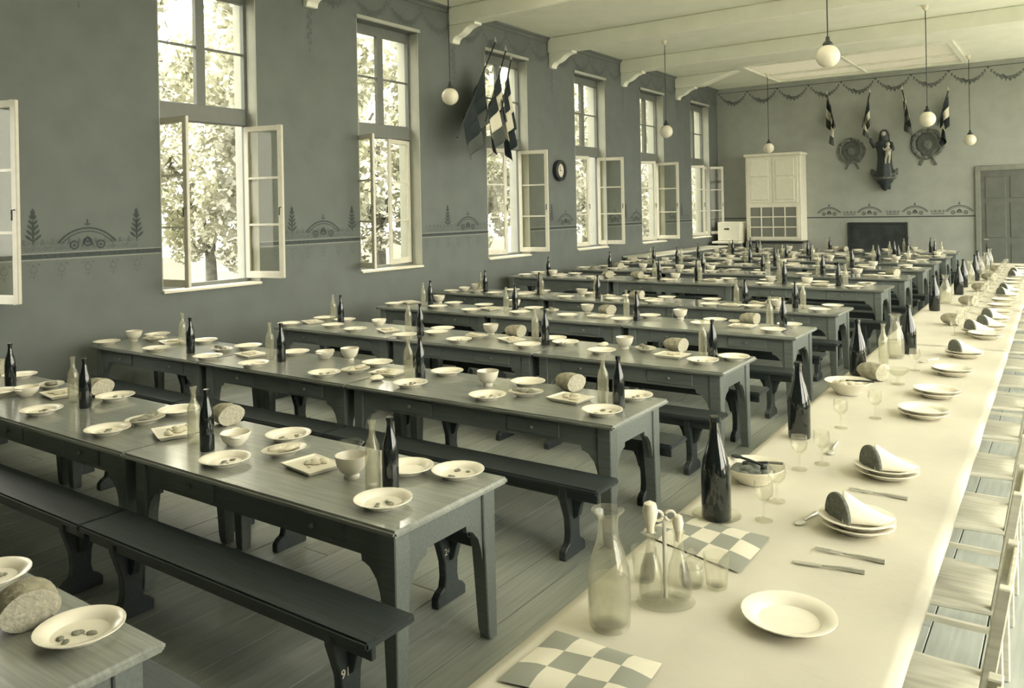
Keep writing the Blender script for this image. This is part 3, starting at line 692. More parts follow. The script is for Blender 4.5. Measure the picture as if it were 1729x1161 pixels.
def bottle_mesh(kind):
    if kind == 'wine': p = [(1e-7, .006), (.03, .004), (.037, 0), (.0395, .006), (.0395, .15), (.038, .19), (.033, .22), (.024, .25), (.0175, .275), (.0145, .30), (.0145, .318), (.0175, .32), (.0175, .335), (.014, .338), (1e-7, .338)]
    elif kind == 'clear': p = [(1e-7, .01), (.03, .004), (.034, 0), (.0365, .006), (.0365, .17), (.035, .20), (.026, .225), (.0165, .245), (.0145, .27), (.0145, .305), (.019, .308), (.019, .322), (.012, .322), (.011, .26), (.0145, .245), (.023, .225), (.031, .20), (.033, .17), (.033, .015), (1e-7, .013)]
    elif kind == 'magnum': p = [(1e-7, .008), (.045, .005), (.056, 0), (.060, .008), (.060, .17), (.059, .20), (.052, .24), (.038, .29), (.026, .33), (.0205, .37), (.0195, .395), (.0235, .398), (.0235, .415), (.019, .42), (1e-7, .42)]
    elif kind == 'carafe': p = [(1e-7, .012), (.05, .008), (.058, 0), (.063, .01), (.066, .05), (.066, .14), (.062, .185), (.048, .235), (.036, .27), (.031, .30), (.031, .325), (.036, .345), (.050, .358), (.052, .36), (.050, .362), (.034, .347), (.028, .325), (.028, .30), (.033, .27), (.045, .235), (.059, .185), (.063, .14), (.063, .05), (.058, .018), (1e-7, .016)]
    return MB().lathe(p, 24).mesh('bottle', smooth=.7)
def dish_mesh():
    return MB().lathe([(1e-7, .0), (.055, .0), (.06, .006), (.095, .024), (.108, .032), (.108, .036), (.10, .035), (.065, .014), (1e-7, .010)], 28, sx=1.15, sy=.85).mesh('dish', smooth=.7)
def square_mesh():
    a, b = .135, .105; m = MB()
    lo = [(-a * .8, -b * .8, 0), (a * .8, -b * .8, 0), (a * .8, b * .8, 0), (-a * .8, b * .8, 0)]; hi = [(-a, -b, .026), (a, -b, .026), (a, b, .026), (-a, b, .026)]
    hi2 = [(x * .95, y_ * .94, .027) for x, y_, z in hi]; inn = [(x * .84, y_ * .82, .020) for x, y_, z in hi]
    m.add(lo + hi + hi2 + inn, [(3, 2, 1, 0)] + [(k + 4 * i, (k + 1) % 4 + 4 * i, (k + 1) % 4 + 4 * i + 4, k + 4 * i + 4) for i in range(3) for k in range(4)] + [(12, 13, 14, 15)])
    return m.mesh('serving_dish', bevel=.003)
def loaf_mesh(sd):
    rr = random.Random(sd); m = MB(); N, K = 20, 12; vs = []; fs = []
    for i in range(K + 1):
        t = i / K; x = -.12 + .2 * t; rad = .085 * math.sqrt(max(.02, 1 - (1 - min(1, t * 1.7)) ** 2)) if t < .6 else .085
        for k in range(N):
            a = 2 * math.pi * k / N; q = 1 + rr.uniform(-.03, .03) + .04 * math.sin(i * 2.1 + 2 * a)
            z = .062 + rad * .72 * q * math.sin(a); vs.append((x, rad * q * math.cos(a), max(.0, z)))
    for i in range(K):
        for k in range(N): fs.append((i * N + k, i * N + (k + 1) % N, (i + 1) * N + (k + 1) % N, (i + 1) * N + k))
    fs.append(tuple(range(N))[::-1]); m.add(vs, fs)
    cut = MB().add([vs[K * N + k] for k in range(N)], [tuple(range(N))])
    return m.mesh('crust', smooth=.9), cut.mesh('cut_face')
def scraps(sd, n, rad, z, s=.012):
    rr = random.Random(sd); m = MB()
    for _ in range(n):
        a, q = rr.uniform(0, 6.28), rad * math.sqrt(rr.random()); m.ball((q * math.cos(a), q * math.sin(a), z), s * rr.uniform(.5, 1.3), 6, 4, rr.uniform(.7, 1.8), 1, .45)
    return m.mesh('scrap', smooth=1)
def slices(sd):
    rr = random.Random(sd); m = MB()
    for i in range(4):
        cx, cy, a = -.05 + i * .035, rr.uniform(-.02, .02), rr.uniform(-.4, .4)
        m.ball((cx, cy, .028 + .006 * i), .036, 10, 6, 1.2, .8, .4)
    return m.mesh('food_slice', smooth=1)
def shell_mesh():
    m = MB(); N, K = 12, 6; vs = []
    for i in range(K + 1):
        t = i / K
        for k in range(N): a = 2 * math.pi * k / N; vs.append(((.018 + .055 * t) * (1 + .12 * t * math.sin(a * 4)) * math.cos(a), (.018 + .055 * t) * (1 + .12 * t * math.sin(a * 4)) * math.sin(a), .004 + .05 * t ** 1.5))
    fs = [(i * N + k, i * N + (k + 1) % N, (i + 1) * N + (k + 1) % N, (i + 1) * N + k) for i in range(K) for k in range(N)] + [tuple(range(N))[::-1]]
    return m.add(vs, fs).mesh('glass_dish', smooth=.9)
MEL = {}
def ml(k, fn):
    if k not in MEL: MEL[k] = fn()
    return MEL[k]
RAD = dict(P=.13, p=.13, O=.085, U=.10, D=.12, Q=.15, L=.115, W=.037, B=.04, G=.075, C=.06)
def put(kind, loc, row, sd, rz=None):
    """one piece of tableware on a refectory row"""
    rr = random.Random(sd); rz = rr.uniform(0, 6.28) if rz is None else rz
    w = 'on the %s table row towards the flags' % ORD[row]; g = ' on the %s table row' % ORD[row]
    far = row > 5
    if kind in 'Pp':
        me = ml('plate', lambda: plate_mesh(.13))
        lb = ('used white dinner plate with scraps ' if kind == 'p' else 'clean white dinner plate ') + w
        o = tag(ob('dinner_plate', me, 'white', None, loc, rz), lb, 'plate', ('plates with scraps' if kind == 'p' else 'clean plates') + g)
        if kind == 'p': ob('food_scrap', ml(('sc', sd % 5), lambda: scraps(sd % 5, 5, .06, .014)), 'food', o)['kind'] = 'stuff'
    elif kind == 'O':
        o = tag(ob('footed_bowl', ml('bowl', bowl_mesh), 'white2', None, loc, rz), 'white footed china bowl ' + w, 'bowl', 'footed bowls' + g)
    elif kind == 'U':
        o = thing('lugged_bowl', 'white two-handled soup bowl ' + w, 'bowl', loc, rz, 'two-handled bowls' + g)
        ob('bowl', ml('lug', lug_mesh), 'white', o)
        for s in (-1, 1): ob('handle', ml(('lh', s), lambda: lug_handle(s)), 'white', o)
    elif kind == 'D':
        o = thing('oval_dish', 'small oval white dish of sliced food ' + w, 'dish', loc, rz, 'dishes of food' + g)
        ob('dish', ml('dish', dish_mesh), 'white2', o); ob('food_slice', ml(('sl', sd % 3), lambda: slices(sd % 3)), 'food' if sd % 2 else 'cheese', o)
    elif kind == 'Q':
        o = thing('square_dish', 'square white serving dish with food pieces ' + w, 'dish', loc, rr.uniform(-.5, .1), 'square dishes' + g)
        ob('dish', ml('square', square_mesh), 'white', o)
        ob('food_piece', ml(('fp', sd % 3), lambda: scraps(sd % 3 + 20, 6, .07, .026, .024)), 'cheese', o)
    elif kind == 'L':
        o = thing('bread_loaf', 'cut half loaf of bread ' + w, 'bread', loc, rz, 'loaves' + g)
        a, b_ = ml(('loaf', sd % 3), lambda: loaf_mesh(sd % 3)); ob('crust', a, 'crust', o); ob('cut_face', b_, 'crumb', o)
    elif kind == 'W':
        o = tag(ob('clear_bottle', ml('clear', lambda: bottle_mesh('clear')), 'clear', None, loc, rz), 'clear glass bottle ' + w, 'bottle', 'clear bottles' + g)
    elif kind == 'B':
        o = tag(ob('wine_bottle', ml('wine', lambda: bottle_mesh('wine')), 'darkglass', None, loc, rz), 'dark glass wine bottle ' + w, 'bottle', 'dark bottles' + g)
    elif kind == 'G':
        o = tag(ob('glass_dish', ml('shell', shell_mesh), 'thin', None, loc, rz), 'crinkled clear glass dish ' + w, 'dish', 'glass dishes' + g)
    elif kind == 'C':
        o = tag(ob('crumpled_napkin', ml(('np', sd % 3), lambda: scraps(sd % 3 + 40, 7, .035, .02, .04)), 'napkin', None, loc, rz), 'crumpled white paper napkin ' + w, 'napkin', 'crumpled napkins' + g)
    return o
ITEMS = {
 0: 'p134,1074 L48,1048 p12,972',
 1: 'p647,853 p779,800 p380,783 p487,741 p183,731 p70,698 p201,673 P70,632 P10,667 P690,797 P308,697 U398,750 U45,668 D253,712 D480,767 D86,655 Q292,734 Q527,790 Q100,668 L390,712 L175,663 W328,748 W630,825 W124,679 B350,760 B660,825 B144,688 B18,653 O594,806 G592,762 L42,624 C20,610',
 2: 'P175,580 p272,564 p264,592 p351,606 P360,576 p428,618 P433,585 P511,596 p551,634 P648,614 p693,652 P766,629 p823,673 P906,645 p1017,699 p1084,667 O824,651 O229,576 D597,629 D888,668 D387,592 D259,575 Q654,633 Q963,676 Q291,580 Q424,601 L970,655 W1019,682 W690,637 W307,582 W456,605 B1045,689 B710,641 B322,596 B475,610 U549,605 O615,603 G850,660 C640,640',
 3: 'P487,546 P562,552 p600,559 P550,535 P605,540 P685,569 P758,556 p775,577 P737,564 P890,586 P950,572 p953,581 P1016,596 p1187,613 P1238,607 O829,565 O1055,589 D1090,593 D805,571 Q656,560 Q866,574 Q1138,599 Q531,542 L1154,590 L886,566 W563,542 W690,560 W904,574 W1187,603 B580,545 B708,567 B921,582 B1205,607 U640,549 C1020,585',
 4: 'P652,514 P739,520 P795,526 p791,510 P826,516 p878,530 P907,522 P958,535 P1050,542 P1104,534 P1211,542 P1305,560 P1341,548 p1186,549 Q690,512 Q829,523 Q1016,535 Q1260,550 O747,511 O992,529 O1154,537 O880,518 L1034,529 L1272,545 D932,527 W715,516 W855,528 W1058,535 W1300,551 B727,514 B870,524 B1075,541 B1323,557 C1240,545',
}
sd = 100
def settle(L, y, zt, x0, x1):
    for _ in range(60):
        for i in range(len(L)):
            for j in range(i):
                a, b_ = L[i], L[j]; dx, dy = a[1] - b_[1], a[2] - b_[2]; d = math.hypot(dx, dy) + 1e-6; m = RAD[a[0]] + RAD[b_[0]] + .004
                if d < m: q = (m - d) / 2 / d * .9; a[1] += dx * q; a[2] += dy * q; b_[1] -= dx * q; b_[2] -= dy * q
        for a in L:
            r_ = RAD[a[0]] * .93; a[1] = min(max(a[1], x0 + r_), x1 - r_); a[2] = min(max(a[2], y + r_), y + TW - r_)
for r, (y, zt, xs) in enumerate(ROWS):
    L = []
    if r in ITEMS:
        for it in ITEMS[r].split():
            px_, py_ = it[1:].split(','); p = oz(float(px_), float(py_), zt); L.append([it[0], p.x, p.y])
    else:
        rr = random.Random(900 + r)
        for i in range(len(xs) - 1):
            x0, x1 = xs[i + 1], xs[i]; w = x1 - x0
            for q in range(3):
                for yy in (y + .15, y + TW - .15):
                    if rr.random() < .95: L.append([rr.choice('PPp'), x0 + w * (q + .5) / 3 + rr.uniform(-.14, .14), yy + rr.uniform(-.02, .05)])
            xb = x0 + w * rr.uniform(.25, .4); L += [['W', xb, y + .42], ['B', xb + .1, y + .38]]
            if rr.random() < .6: xb = x0 + w * rr.uniform(.65, .85); L += [['B', xb, y + .42], ['W', xb + .1, y + .40]]
            for kk in 'OQD' + rr.choice('LLUO'): L.append([kk, x0 + w * rr.uniform(.1, .9), y + .4 + rr.uniform(-.08, .08)])
    settle(L, y, zt, xs[-1], xs[0])
    for kk, x, yy in L:
        sd += 1; rot = None
        if kk == 'L': rot = R(-35) + (sd % 5) * .15
        put(kk, (x, yy, zt + .0005), r, sd, rot)

# ================================================================== HEAD TABLE
HZ = .76
hl = lambda y: -1.365 - .0135 * (y - 1.7)
hr = lambda y: -.405 - .0120 * (y - 1.7)
HT = [(1.0, 5.55), (5.6, 10.1), (10.15, 14.7), (14.75, 19.3)]
hw = ['opposite the first rows', 'next along from the carafe', 'third along from the carafe', 'by the end wall door']
for k, (a, b_) in enumerate(HT):
    an = math.atan(-.013); xc = (hl((a + b_) / 2) + hr((a + b_) / 2)) / 2
    t = thing('head_table', 'long trestle table under the white cloth, %s' % hw[k], 'table', (xc, (a + b_) / 2, 0), -an, 'head tables')
    l2 = (b_ - a) / 2
    ob('table_top', MB().box(-.46, .46, -l2, l2, HZ - .035, HZ - .006).mesh('table_top', bevel=.005), 'top', t)
    ob('apron', MB().box(-.38, .18, -l2 + .15, l2 - .15, HZ - .13, HZ - .035), 'wood', t)
    for X in (-.34, .10):
        for Y in (-l2 + .2, 0, l2 - .26): ob('leg', MB().box(X, X + .06, Y, Y + .06, 0, HZ - .035), 'wood', t)
def cloth(a, b_, shift, label, seed):
    rr = random.Random(seed); n = int((b_ - a) / .11); xs_ = []; vs = []
    for i in range(n + 1):
        y = a + (b_ - a) * i / n; l, r_ = hl(y) - shift, hr(y)
        dl = .24 + .03 * math.sin(y * 3.1 + seed); dr_ = .032 + .004 * math.sin(y * 4.3)
        wv = .014 * math.sin(y * 9 + seed) + .01 * math.sin(y * 5.3)
        pr = [(l - .022 + wv * 1.6, HZ - dl), (l - .016 + wv, HZ - dl * .5), (l - .012, HZ - .03), (l - .004, HZ - .003), (l + .03, HZ)]
        for q in range(1, 12):
            t = q / 12; z = HZ + .005 * math.exp(-((t - .5) / .03) ** 2) + .004 * math.exp(-((t - .78) / .02) ** 2) + rr.uniform(-.0006, .0006); pr.append((l + .03 + (r_ - l - .06) * t, z))
        pr += [(r_ - .03, HZ), (r_ + .004, HZ - .003), (r_ + .010, HZ - .02), (r_ + .012 + wv * .08, HZ - dr_)]
        vs += [(x, y, z) for x, z in pr]; m = len(pr)
    fs = [(i * m + j, i * m + j + 1, (i + 1) * m + j + 1, (i + 1) * m + j) for i in range(n) for j in range(m - 1)]
    o = tag(ob('tablecloth', MB().add(vs, fs).mesh('tablecloth', smooth=1.2), 'cloth'), label, 'tablecloth', 'white cloths on the head tables')
    s = o.modifiers.new('thick', 'SOLIDIFY'); s.thickness = .003; s.offset = -1
cloth(.95, 8.05, 0, 'long white tablecloth under the water carafe and magnum bottles', 1)
cloth(8.07, 19.35, .03, 'long white tablecloth on the far head tables by the door', 2)
HZ += .0035

def hput(name, label, cat, parts, px, py, grp=None, rz=0, z=None):
    p = oz(px, py, HZ) if px is not None else None
    loc = (p.x, p.y, HZ if z is None else z); return hplace(name, label, cat, parts, loc, grp, rz)
def hplace(name, label, cat, parts, loc, grp=None, rz=0):
    if len(parts) == 1: return tag(ob(name, parts[0][1], parts[0][2], None, loc, rz), label, cat, grp)
    t = thing(name, label, cat, loc, rz, grp)
    for nm, me, m in parts: ob(nm, me, m, t)
    return t
carafe = ml('carafe', lambda: bottle_mesh('carafe'))
water = ml('cwater', lambda: MB().lathe([(1e-7, .018), (.056, .02), (.0615, .05), (.0615, .135), (.060, .15), (1e-7, .151)], 24).mesh('water', smooth=.7))
hput('water_carafe', 'large clear water carafe with flared lip beside the cruet stand', 'carafe', [('body', carafe, 'thin'), ('water', water, 'water')], 1030, 1057)
# cruet stand
cs = hput('cruet_stand', 'glass cruet stand with stoppered oil and vinegar bottles', 'cruet', [('base', MB().lathe([(1e-7, 0), (.085, 0), (.088, .008), (.07, .018), (1e-7, .02)], 24, sx=1.1, sy=.75).mesh('base', smooth=.7), 'thin'), ('stem', MB().tube([(0, 0, .02), (0, 0, .27)], .007, 8).mesh('stem', smooth=.8), 'metal')], 1124, 1018, rz=.6)
crm = MB().lathe([(1e-7, .0), (.036, 0), (.04, .01), (.042, .05), (.034, .10), (.020, .14), (.015, .17), (.016, .205), (.022, .215), (.02, .22), (.013, .205), (.012, .17), (.017, .14), (.03, .10), (.038, .05), (.035, .008), (1e-7, .006)], 20).mesh('cruet_bottle', smooth=.7)
stp = MB().lathe([(1e-7, .205), (.012, .21), (.014, .235), (.02, .25), (.026, .28), (.02, .305), (1e-7, .315)], 16).mesh('stopper', smooth=.8)
for x in (-.045, .045):
    cbt = ob('cruet_bottle', crm, 'thin', cs, (x, 0, .021)); so_ = ob('stopper', stp, 'opal', cbt)
    if x > 0: so_.scale = (.7, .7, .86)
for x in (-.02, .02): ob('ring_handle', MB().tube([(x + .016 * math.cos(R(a)), 0, .285 + .016 * math.sin(R(a))) for a in range(0, 361, 30)], .005, 8).mesh('ring', smooth=1), 'opal', cs)
jar = MB().lathe([(1e-7, 0), (.034, 0), (.038, .008), (.042, .03), (.04, .06), (.036, .066), (.033, .06), (.036, .03), (.032, .008), (1e-7, .006)], 20).mesh('body', smooth=.7)
lid = MB().lathe([(.041, .067), (.041, .072), (.03, .088), (.012, .096), (.008, .102), (.014, .112), (.014, .12), (1e-7, .128)], 18).mesh('lid', smooth=.8)
hput('mustard_jar', 'small lidded glass mustard jar beside the cruet stand', 'jar', [('body', jar, 'thin'), ('lid', lid, 'thin')], 1168, 988)
tum = MB().lathe([(1e-7, .0), (.034, 0), (.036, .006), (.044, .11), (.042, .11), (.034, .01), (1e-7, .008)], 22).mesh('tumbler', smooth=.7)
hput('glass_tumbler', 'clear glass tumbler between the mustard jar and checked napkin', 'glass', [('b', tum, 'thin')], 1210, 990)
hput('glass_tumbler', 'clear glass tumbler behind the water carafe', 'glass', [('b', tum, 'thin')], 1088, 978)
gob = MB().lathe([(1e-7, .0), (.036, 0), (.036, .003), (.008, .010), (.005, .02), (.005, .07), (.018, .082), (.036, .105), (.040, .13), (.036, .165), (.034, .165), (.038, .13), (.034, .107), (.016, .086), (1e-7, .082)], 22).mesh('goblet', smooth=.7)
for px_, py_, lb in ((1312, 846, 'stemmed wine glass in front of the salad bowl'), (1290, 878, 'stemmed wine glass beside the magnum on its saucer'), (1350, 792, 'stemmed wine glass in front of the second magnum'), (1388, 783, 'stemmed wine glass beside the plate stack with bread'),
                     (1478, 706, 'stemmed wine glass beside the bare plate stacks'), (1420, 722, 'stemmed wine glass near the pale fruit bowl'), (1545, 625, 'stemmed wine glass beside the glass compote')):
    hput('wine_glass', lb, 'glass', [('b', gob, 'thin')], px_, py_, 'wine glasses on the head table')
mag = ml('mag', lambda: bottle_mesh('magnum')); win = ml('wine', lambda: bottle_mesh('wine'))
sau = MB().lathe([(1e-7, .0), (.06, .0), (.085, .012), (.10, .018), (.10, .021), (.084, .015), (.06, .006), (1e-7, .005)], 28).mesh('saucer', smooth=.7)
hput('glass_saucer', 'shallow glass saucer under the dark magnum bottle', 'saucer', [('b', sau, 'thin')], 1210, 876)
hput('magnum_bottle', 'large dark magnum bottle standing on a glass saucer', 'bottle', [('b', mag, 'darkglass')], 1210, 876, 'magnums', z=HZ + .0055)
for px_, py_, lb in ((1350, 738, 'large dark magnum bottle near the salad bowl, standing bare'), (1449, 632, 'large dark bottle behind the pale fruit bowl'), (1535, 596, 'large dark bottle beside the far glass carafe'), (1578, 524, 'large dark bottle at the start of the far cloth'), (1619, 497, 'large dark bottle behind the second carafe of the far cloth')):
    hput('magnum_bottle', lb, 'bottle', [('b', mag, 'darkglass')], px_, py_, 'magnums')
for px_, py_, lb in ((1513, 604, 'clear carafe behind the glass compote'), (1597, 512, 'clear carafe between two bottles on the far cloth')):
    hput('water_carafe', lb, 'carafe', [('body', carafe, 'clear'), ('water', water, 'water')], px_, py_, 'carafes')
hput('clear_bottle', 'clear glass bottle beside the far carafe on the head table', 'bottle', [('b', ml('clear', None), 'clear')], 1492, 614)
def deep(r, h): return MB().lathe([(1e-7, .0), (r * .5, 0), (r * .53, .008), (r * .75, h * .5), (r, h), (r, h + .004), (r * .96, h + .002), (r * .72, h * .55), (r * .45, .014), (1e-7, .012)], 30).mesh('bowl', smooth=.7)
def heap(sd, r, z): 
    rr = random.Random(sd); m = MB()
    for _ in range(26):
        a, q = rr.uniform(0, 6.28), r * math.sqrt(rr.random()); m.ball((q * math.cos(a), q * math.sin(a), z + .02 * (1 - q / r)), rr.uniform(.016, .03), 7, 5, 1.3, .9, .7)
    return m.mesh('salad', smooth=1)
def server(x0, y0, x1, y1, z0, z1):
    m = MB().tube([(x0, y0, z0), ((x0 + x1) / 2, (y0 + y1) / 2, (z0 + z1) / 2 + .004), (x1, y1, z1)], [.007, .006, .006], 8); m.ball((x0, y0, z0), .022, 10, 6, 1.3, 1, .4); return m.mesh('server', smooth=1)
hput('salad_bowl', 'wide white salad bowl with dark servers beside the magnum', 'bowl', [('bowl', deep(.145, .075), 'white'), ('salad', heap(3, .08, .05), 'wreath'), ('server', server(-.03, .02, .13, .03, .075, .095), 'dark'), ('server', server(-.10, .06, .06, -.03, .085, .09), 'dark')], 1272, 812)
hput('fruit_bowl', 'wide pale bowl of fruit in front of a dark bottle', 'bowl', [('bowl', deep(.15, .085), 'white2'), ('fruit', heap(8, .085, .06), 'cheese'), ('server', server(0, 0, .17, -.02, .085, .10), 'dark')], 1432, 664)
a_, b_ = ml(('loaf', 1), lambda: loaf_mesh(1))
hput('bread_loaf', 'half loaf of bread behind the pale fruit bowl', 'bread', [('crust', a_, 'crust'), ('cut_face', b_, 'crumb')], 1474, 640, rz=-.4)
comp = MB().lathe([(1e-7, 0), (.045, 0), (.045, .005), (.014, .014), (.009, .03), (.012, .05), (.03, .06), (.065, .085), (.08, .11), (.078, .112), (.06, .09), (.03, .066), (1e-7, .062)], 24).mesh('compote', smooth=.7)
hput('glass_compote', 'footed glass compote beside the bread loaf', 'compote', [('b', comp, 'clear')], 1516, 648)
hput('dinner_plate', 'single white dinner plate beside the cruet stand and tumbler', 'plate', [('b', ml('plateb', lambda: plate_mesh(.142)), 'white')], 1332, 1052)

def wedge_napkin():
    n, m = 10, 8; vs = []
    for i in range(n + 1):
        u = i / n
        for j in range(m + 1):
            v = j / m - .5; wd = .085 * (1 - .35 * u)
            z = .10 * (1 - u) ** 1.3 * (1 - (abs(v) * 2) ** 1.6) + .008 + .012 * u * (1 - abs(v) * 2)
            vs.append((-.085 + .185 * u, v * 2 * wd, z))
    fs = [(i * (m + 1) + j, i * (m + 1) + j + 1, (i + 1) * (m + 1) + j + 1, (i + 1) * (m + 1) + j) for i in range(n) for j in range(m)]
    return MB().add(vs, fs).mesh('napkin', smooth=1)
def bread_slice():
    pts = [(.072 * math.cos(R(a)), .104 * math.sin(R(a)) ** .8) for a in range(0, 181, 12)]
    return MB().prism(pts, -.009, .009, 'x').mesh('bread_slice', bevel=.004)
WN, BS = wedge_napkin(), bread_slice(); PL = ml('plateb', None)
def setting(px, py, bread, near, grp, p=None, deg=None):
    p = p or oz(px, py, HZ)
    rz = R(8)
    base = tag(ob('dinner_plate', PL, 'white', None, (p.x, p.y, HZ), 0), 'lower plate of the stack ' + near, 'plate', grp)
    tag(ob('dinner_plate', PL, 'white2', None, (p.x, p.y, HZ + .0215), 0), 'upper plate of the stack ' + near, 'plate', grp)
    if bread:
        n = tag(ob('folded_napkin', WN, 'napkin', None, (p.x + .035, p.y + .015, HZ + .038), rz), 'folded white napkin on the stack ' + near, 'napkin', grp)
        n.modifiers.new('thick', 'SOLIDIFY').thickness = .004
        tag(ob('bread_slice', BS, 'slice', None, (p.x - .062, p.y - .042, HZ + .042), R(50)), 'brown bread slice on the stack ' + near, 'bread', grp)
setting(1447, 893, True, 'next to the near fork and knife', 'bread place settings')
setting(1497, 803, True, 'beside the second fork, across from the salad bowl', 'bread place settings')
setting(1560, 703, False, 'across from the second magnum', 'bare plate stacks')
setting(1582, 669, False, 'across from the pale fruit bowl', 'bare plate stacks')
setting(1608, 632, False, 'across from the glass compote', 'bare plate stacks')
setting(1628, 602, True, 'just past the glass compote', 'bread place settings')
setting(1651, 564, True, 'before the end of the near cloth', 'bread place settings')
# two sets of cutlery and loose spoons
def cutlery(kind, pa, pb, label):
    A, B = oz(*pa, HZ), oz(*pb, HZ); d = B - A; L = min(.24, max(.15, d.length)); t = thing(kind, label, kind, ((A.x + B.x) / 2, (A.y + B.y) / 2, HZ + .001), math.atan2(d.y, d.x))
    ob('handle', MB().tube([(-.02, 0, .004), (L * .15, 0, .006), (L / 2, 0, .004)], [.004, .007, .010], 8).mesh('handle', smooth=1), 'metal', t)
    if kind == 'knife': ob('blade', MB().prism([(-.02, -.009), (-.02, .009), (-L / 2 + .02, .012), (-L / 2, .003), (-L / 2 + .01, -.009)], .002, .0045, 'z'), 'metal', t)
    elif kind == 'fork':
        ob('neck', MB().prism([(-.02, -.004), (-.02, .004), (-.05, .011), (-.065, .011), (-.065, -.011), (-.05, -.011)], .003, .0055, 'z'), 'metal', t)
        for k in range(4): ob('tine', MB().box(-L / 2, -.065, -.0105 + k * .006, -.0075 + k * .006, .003, .0055), 'metal', t)
    else: ob('bowl', MB().ball((-L / 2 + .03, 0, .006), .02, 12, 8, 1.5, 1, .28).mesh('bowl', smooth=1), 'metal', t)
cutlery('fork', (1368, 925), (1503, 952), 'steel fork beside the first plate stack with bread')
cutlery('knife', (1310, 945), (1490, 972), 'steel knife beside the first plate stack with bread')
cutlery('fork', (1430, 825), (1537, 844), 'steel fork between the two plate stacks with bread')
cutlery('spoon', (1345, 888), (1378, 868), 'steel spoon between the wine glasses and bread plate')
cutlery('spoon', (1395, 775), (1418, 742), 'steel spoon lying near the second magnum')
cutlery('spoon', (1552, 612), (1585, 606), 'steel spoon lying near the glass compote')
cutlery('spoon', (1640, 508), (1655, 504), 'steel spoon lying on the far cloth by the carafe')
# checked napkins, folded
def checked(cs, label, nx, ny):
    P4 = [oz(x, y, HZ) for x, y in cs]; c = sum(P4, Vector()) / 4; n = 12; vs = []; uv = []
    for i in range(n + 1):
        for j in range(n + 1):
            u, v = i / n, j / n; p = (P4[0] * (1 - u) + P4[1] * u) * (1 - v) + (P4[3] * (1 - u) + P4[2] * u) * v - c
            e = min(u, 1 - u, v, 1 - v); vs.append((p.x, p.y, .003 + .010 * min(1, e * 7) + .003 * math.sin(u * 7) * math.sin(v * 6 + 1))); uv.append((u * nx, v * ny))
    me = MB().add(vs, [(i * (n + 1) + j, i * (n + 1) + j + 1, (i + 1) * (n + 1) + j + 1, (i + 1) * (n + 1) + j) for i in range(n) for j in range(n)]).mesh('checked_napkin', smooth=1.2)
    lay = me.uv_layers.new(name='UVMap')
    for lp in me.loops:
        co = me.vertices[lp.vertex_index].co; k = min(range(len(vs)), key=lambda q: (vs[q][0] - co.x) ** 2 + (vs[q][1] - co.y) ** 2); lay.data[lp.index].uv = uv[k]
    tag(ob('checked_napkin', me, 'check', None, (c.x, c.y, HZ)), label, 'napkin')
checked([(840, 1150), (938, 1066), (1118, 1122), (1060, 1200)], 'checked napkin lying in front of the water carafe', 3, 4)
checked([(1080, 900), (1150, 868), (1300, 908), (1248, 968)], 'checked napkin lying behind the mustard jar and tumbler', 3, 5)
# far stretch of the head table
rr = random.Random(55); y = 8.7; k = 0
while y < 18.6:
    x = hr(y) - .20
    setting(0, 0, k % 5 in (1, 2), 'on the far cloth of the head table', 'far place settings', Vector((x, y, HZ)))
    if y > 13.2:
        hplace('magnum_bottle', 'large dark bottle among the far place settings', 'bottle', [('b', mag, 'darkglass')], (hl(y) + .16 + rr.uniform(0, .1), y + rr.uniform(-.1, .1), HZ), 'far bottles on the head table') if k % 2 == 0 else \
        hplace('water_carafe', 'clear carafe among the far place settings', 'carafe', [('body', carafe, 'clear'), ('water', water, 'water')], (hl(y) + .2 + rr.uniform(0, .1), y, HZ), 'far carafes on the head table')
    hplace('wine_glass', 'stemmed wine glass among the far place settings', 'glass', [('b', gob, 'thin')], (x - .26, y + .05, HZ), 'far wine glasses')
    if k % 3 == 1: hplace('bread_loaf', 'half loaf of bread among the far place settings', 'bread', [('crust', a_, 'crust'), ('cut_face', b_, 'crumb')], (hl(y) + .42, y + .18, HZ), 'far loaves on the head table', -.4)
    y += .62; k += 1

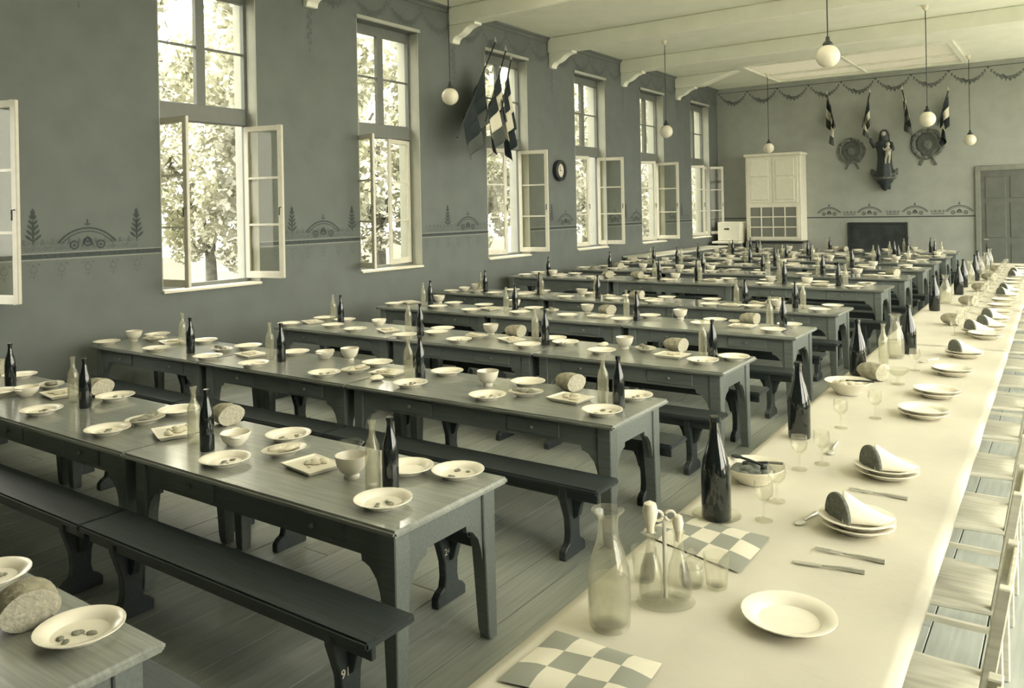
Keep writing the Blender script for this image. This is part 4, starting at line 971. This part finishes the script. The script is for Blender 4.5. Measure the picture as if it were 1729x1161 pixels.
# ================================================================== CHAIRS along the head table
def chair(x, y, grp):
    t = thing('dining_chair', 'pale wooden dining chair pushed up to the white-clothed head table', 'chair', (x, y, 0), 0, grp)
    w = .255
    ob('seat', cached('cs', lambda: MB().prism([(-.21, -.21), (-.21, .21), (.21, w), (.225, .24), (.225, -.24), (.21, -w)], .435, .462, 'z').mesh('seat', bevel=.008)), 'chair', t, rot=(0, 0, math.pi))
    for yy in (-.19, .19): ob('leg', cached('cl', lambda: MB().box(-.02, .02, -.02, .02, 0, .436).mesh('leg', bevel=.004)), 'chair', t, (-.185, yy, 0))
    for yy in (-.19, .19): ob('back_post', cached('cp', lambda: MB().prism([(-.02, .0), (.02, .0), (.022, .46), (.10, .93), (.065, .93), (-.018, .46)], -.02, .02, 'y').mesh('back_post', bevel=.004)), 'chair', t, (.205, yy, 0))
    ob('back_rail', cached('cr1', lambda: MB().prism([(.090, .80), (.105, .80), (.127, .92), (.112, .92)], -.17, .17, 'y').mesh('back_rail', bevel=.003)), 'chair', t, (.178, 0, 0))
    ob('back_rail', cached('cr2', lambda: MB().prism([(.040, .58), (.055, .58), (.067, .65), (.052, .65)], -.17, .17, 'y').mesh('back_rail', bevel=.003)), 'chair', t, (.178, 0, 0))
    for yy in (-.09, 0, .09): ob('back_slat', cached('csl', lambda: MB().prism([(.052, .645), (.062, .645), (.092, .805), (.082, .805)], -.02, .02, 'y').mesh('back_slat')), 'chair', t, (.184, yy, 0))
    for yy in (-.19, .19): ob('stretcher', cached('cst', lambda: MB().box(-.165, .19, -.011, .011, .18, .205)), 'chair', t, (0, yy, 0))
    ob('stretcher', cached('cst2', lambda: MB().box(-.012, .012, -.17, .17, .22, .245)), 'chair', t, (-.185, 0, 0))
for i in range(18):
    y = 2.0 + .905 * i
    chair(hr(y) - .045, y, 'chairs along the head table')

# ================================================================== OUTSIDE
struct('bounce_terrace', MB().box(XR + TH + .01, 14, -8, 30, -.35, -.15), 'bounce_terrace')  # unseen pale slab added to bounce daylight up to the ceiling
struct('ground', MB().box(-60, 60, -60, 90, -1.3, -1.2), 'ground')
def crown(sd, n=15000):
    rr = random.Random(sd); cl = []
    for _ in range(64):
        a, q = rr.uniform(0, 6.28), math.sqrt(rr.random()); z = rr.uniform(0, 1)
        w = 1.75 * math.sin(math.pi * (.12 + .80 * z)) ** .6
        cl.append((w * q * math.cos(a), w * q * math.sin(a), 2.2 + 7.2 * z, rr.uniform(.35, .75)))
    vs, fs = [], []
    for _ in range(n):
        c = rr.choice(cl); v = Vector((rr.gauss(0, 1), rr.gauss(0, 1), rr.gauss(0, 1))).normalized() * c[3] * rr.uniform(.6, 1)
        p = Vector(c[:3]) + v; d1 = Vector((rr.uniform(-1, 1), rr.uniform(-1, 1), rr.uniform(-1, 1))).normalized(); d2 = d1.orthogonal().normalized(); s = rr.uniform(.06, .13); i = len(vs)
        vs += [p + d1 * s, p + d2 * s * .55, p - d1 * s, p - d2 * s * .55]; fs.append((i, i + 1, i + 2, i + 3))
    me = bpy.data.meshes.new('crown'); me.from_pydata([tuple(v) for v in vs], [], fs); return me
CR = [crown(1), crown(2)]
TK = MB().tube([(0, 0, 0), (.05, .03, 2), (-.05, .05, 3.6), (0, 0, 5.5)], [.22, .17, .14, .06], 10).tube([(0, .03, 2.6), (.7, .3, 3.8), (1.3, .5, 5)], [.1, .07, .03], 8).tube([(0, .03, 3), (-.7, -.4, 4.2), (-1.2, -.8, 5.4)], [.1, .07, .03], 8).mesh('trunk', smooth=1)
TREES = [(-13.2, 1.5 + 4.9 * k, 'near') for k in range(9)] + [(-18.2, 3.9 + 4.9 * k, 'far') for k in range(11)] + [(-23.2, 11 + 4.9 * k, 'last') for k in range(9)]
for i, (x, y, rw) in enumerate(TREES):
    t = thing('courtyard_tree', {'near': 'leafy tree standing close outside the tall windows', 'far': 'leafy tree in the second line outside the tall windows', 'last': 'leafy tree in the third line outside the tall windows'}[rw], 'tree', (x, y, -1.2), i * 1.7, 'trees of the %s line outside' % rw)
    ob('crown', CR[i % 2], 'leaf', t); ob('trunk', TK, 'bark', t)
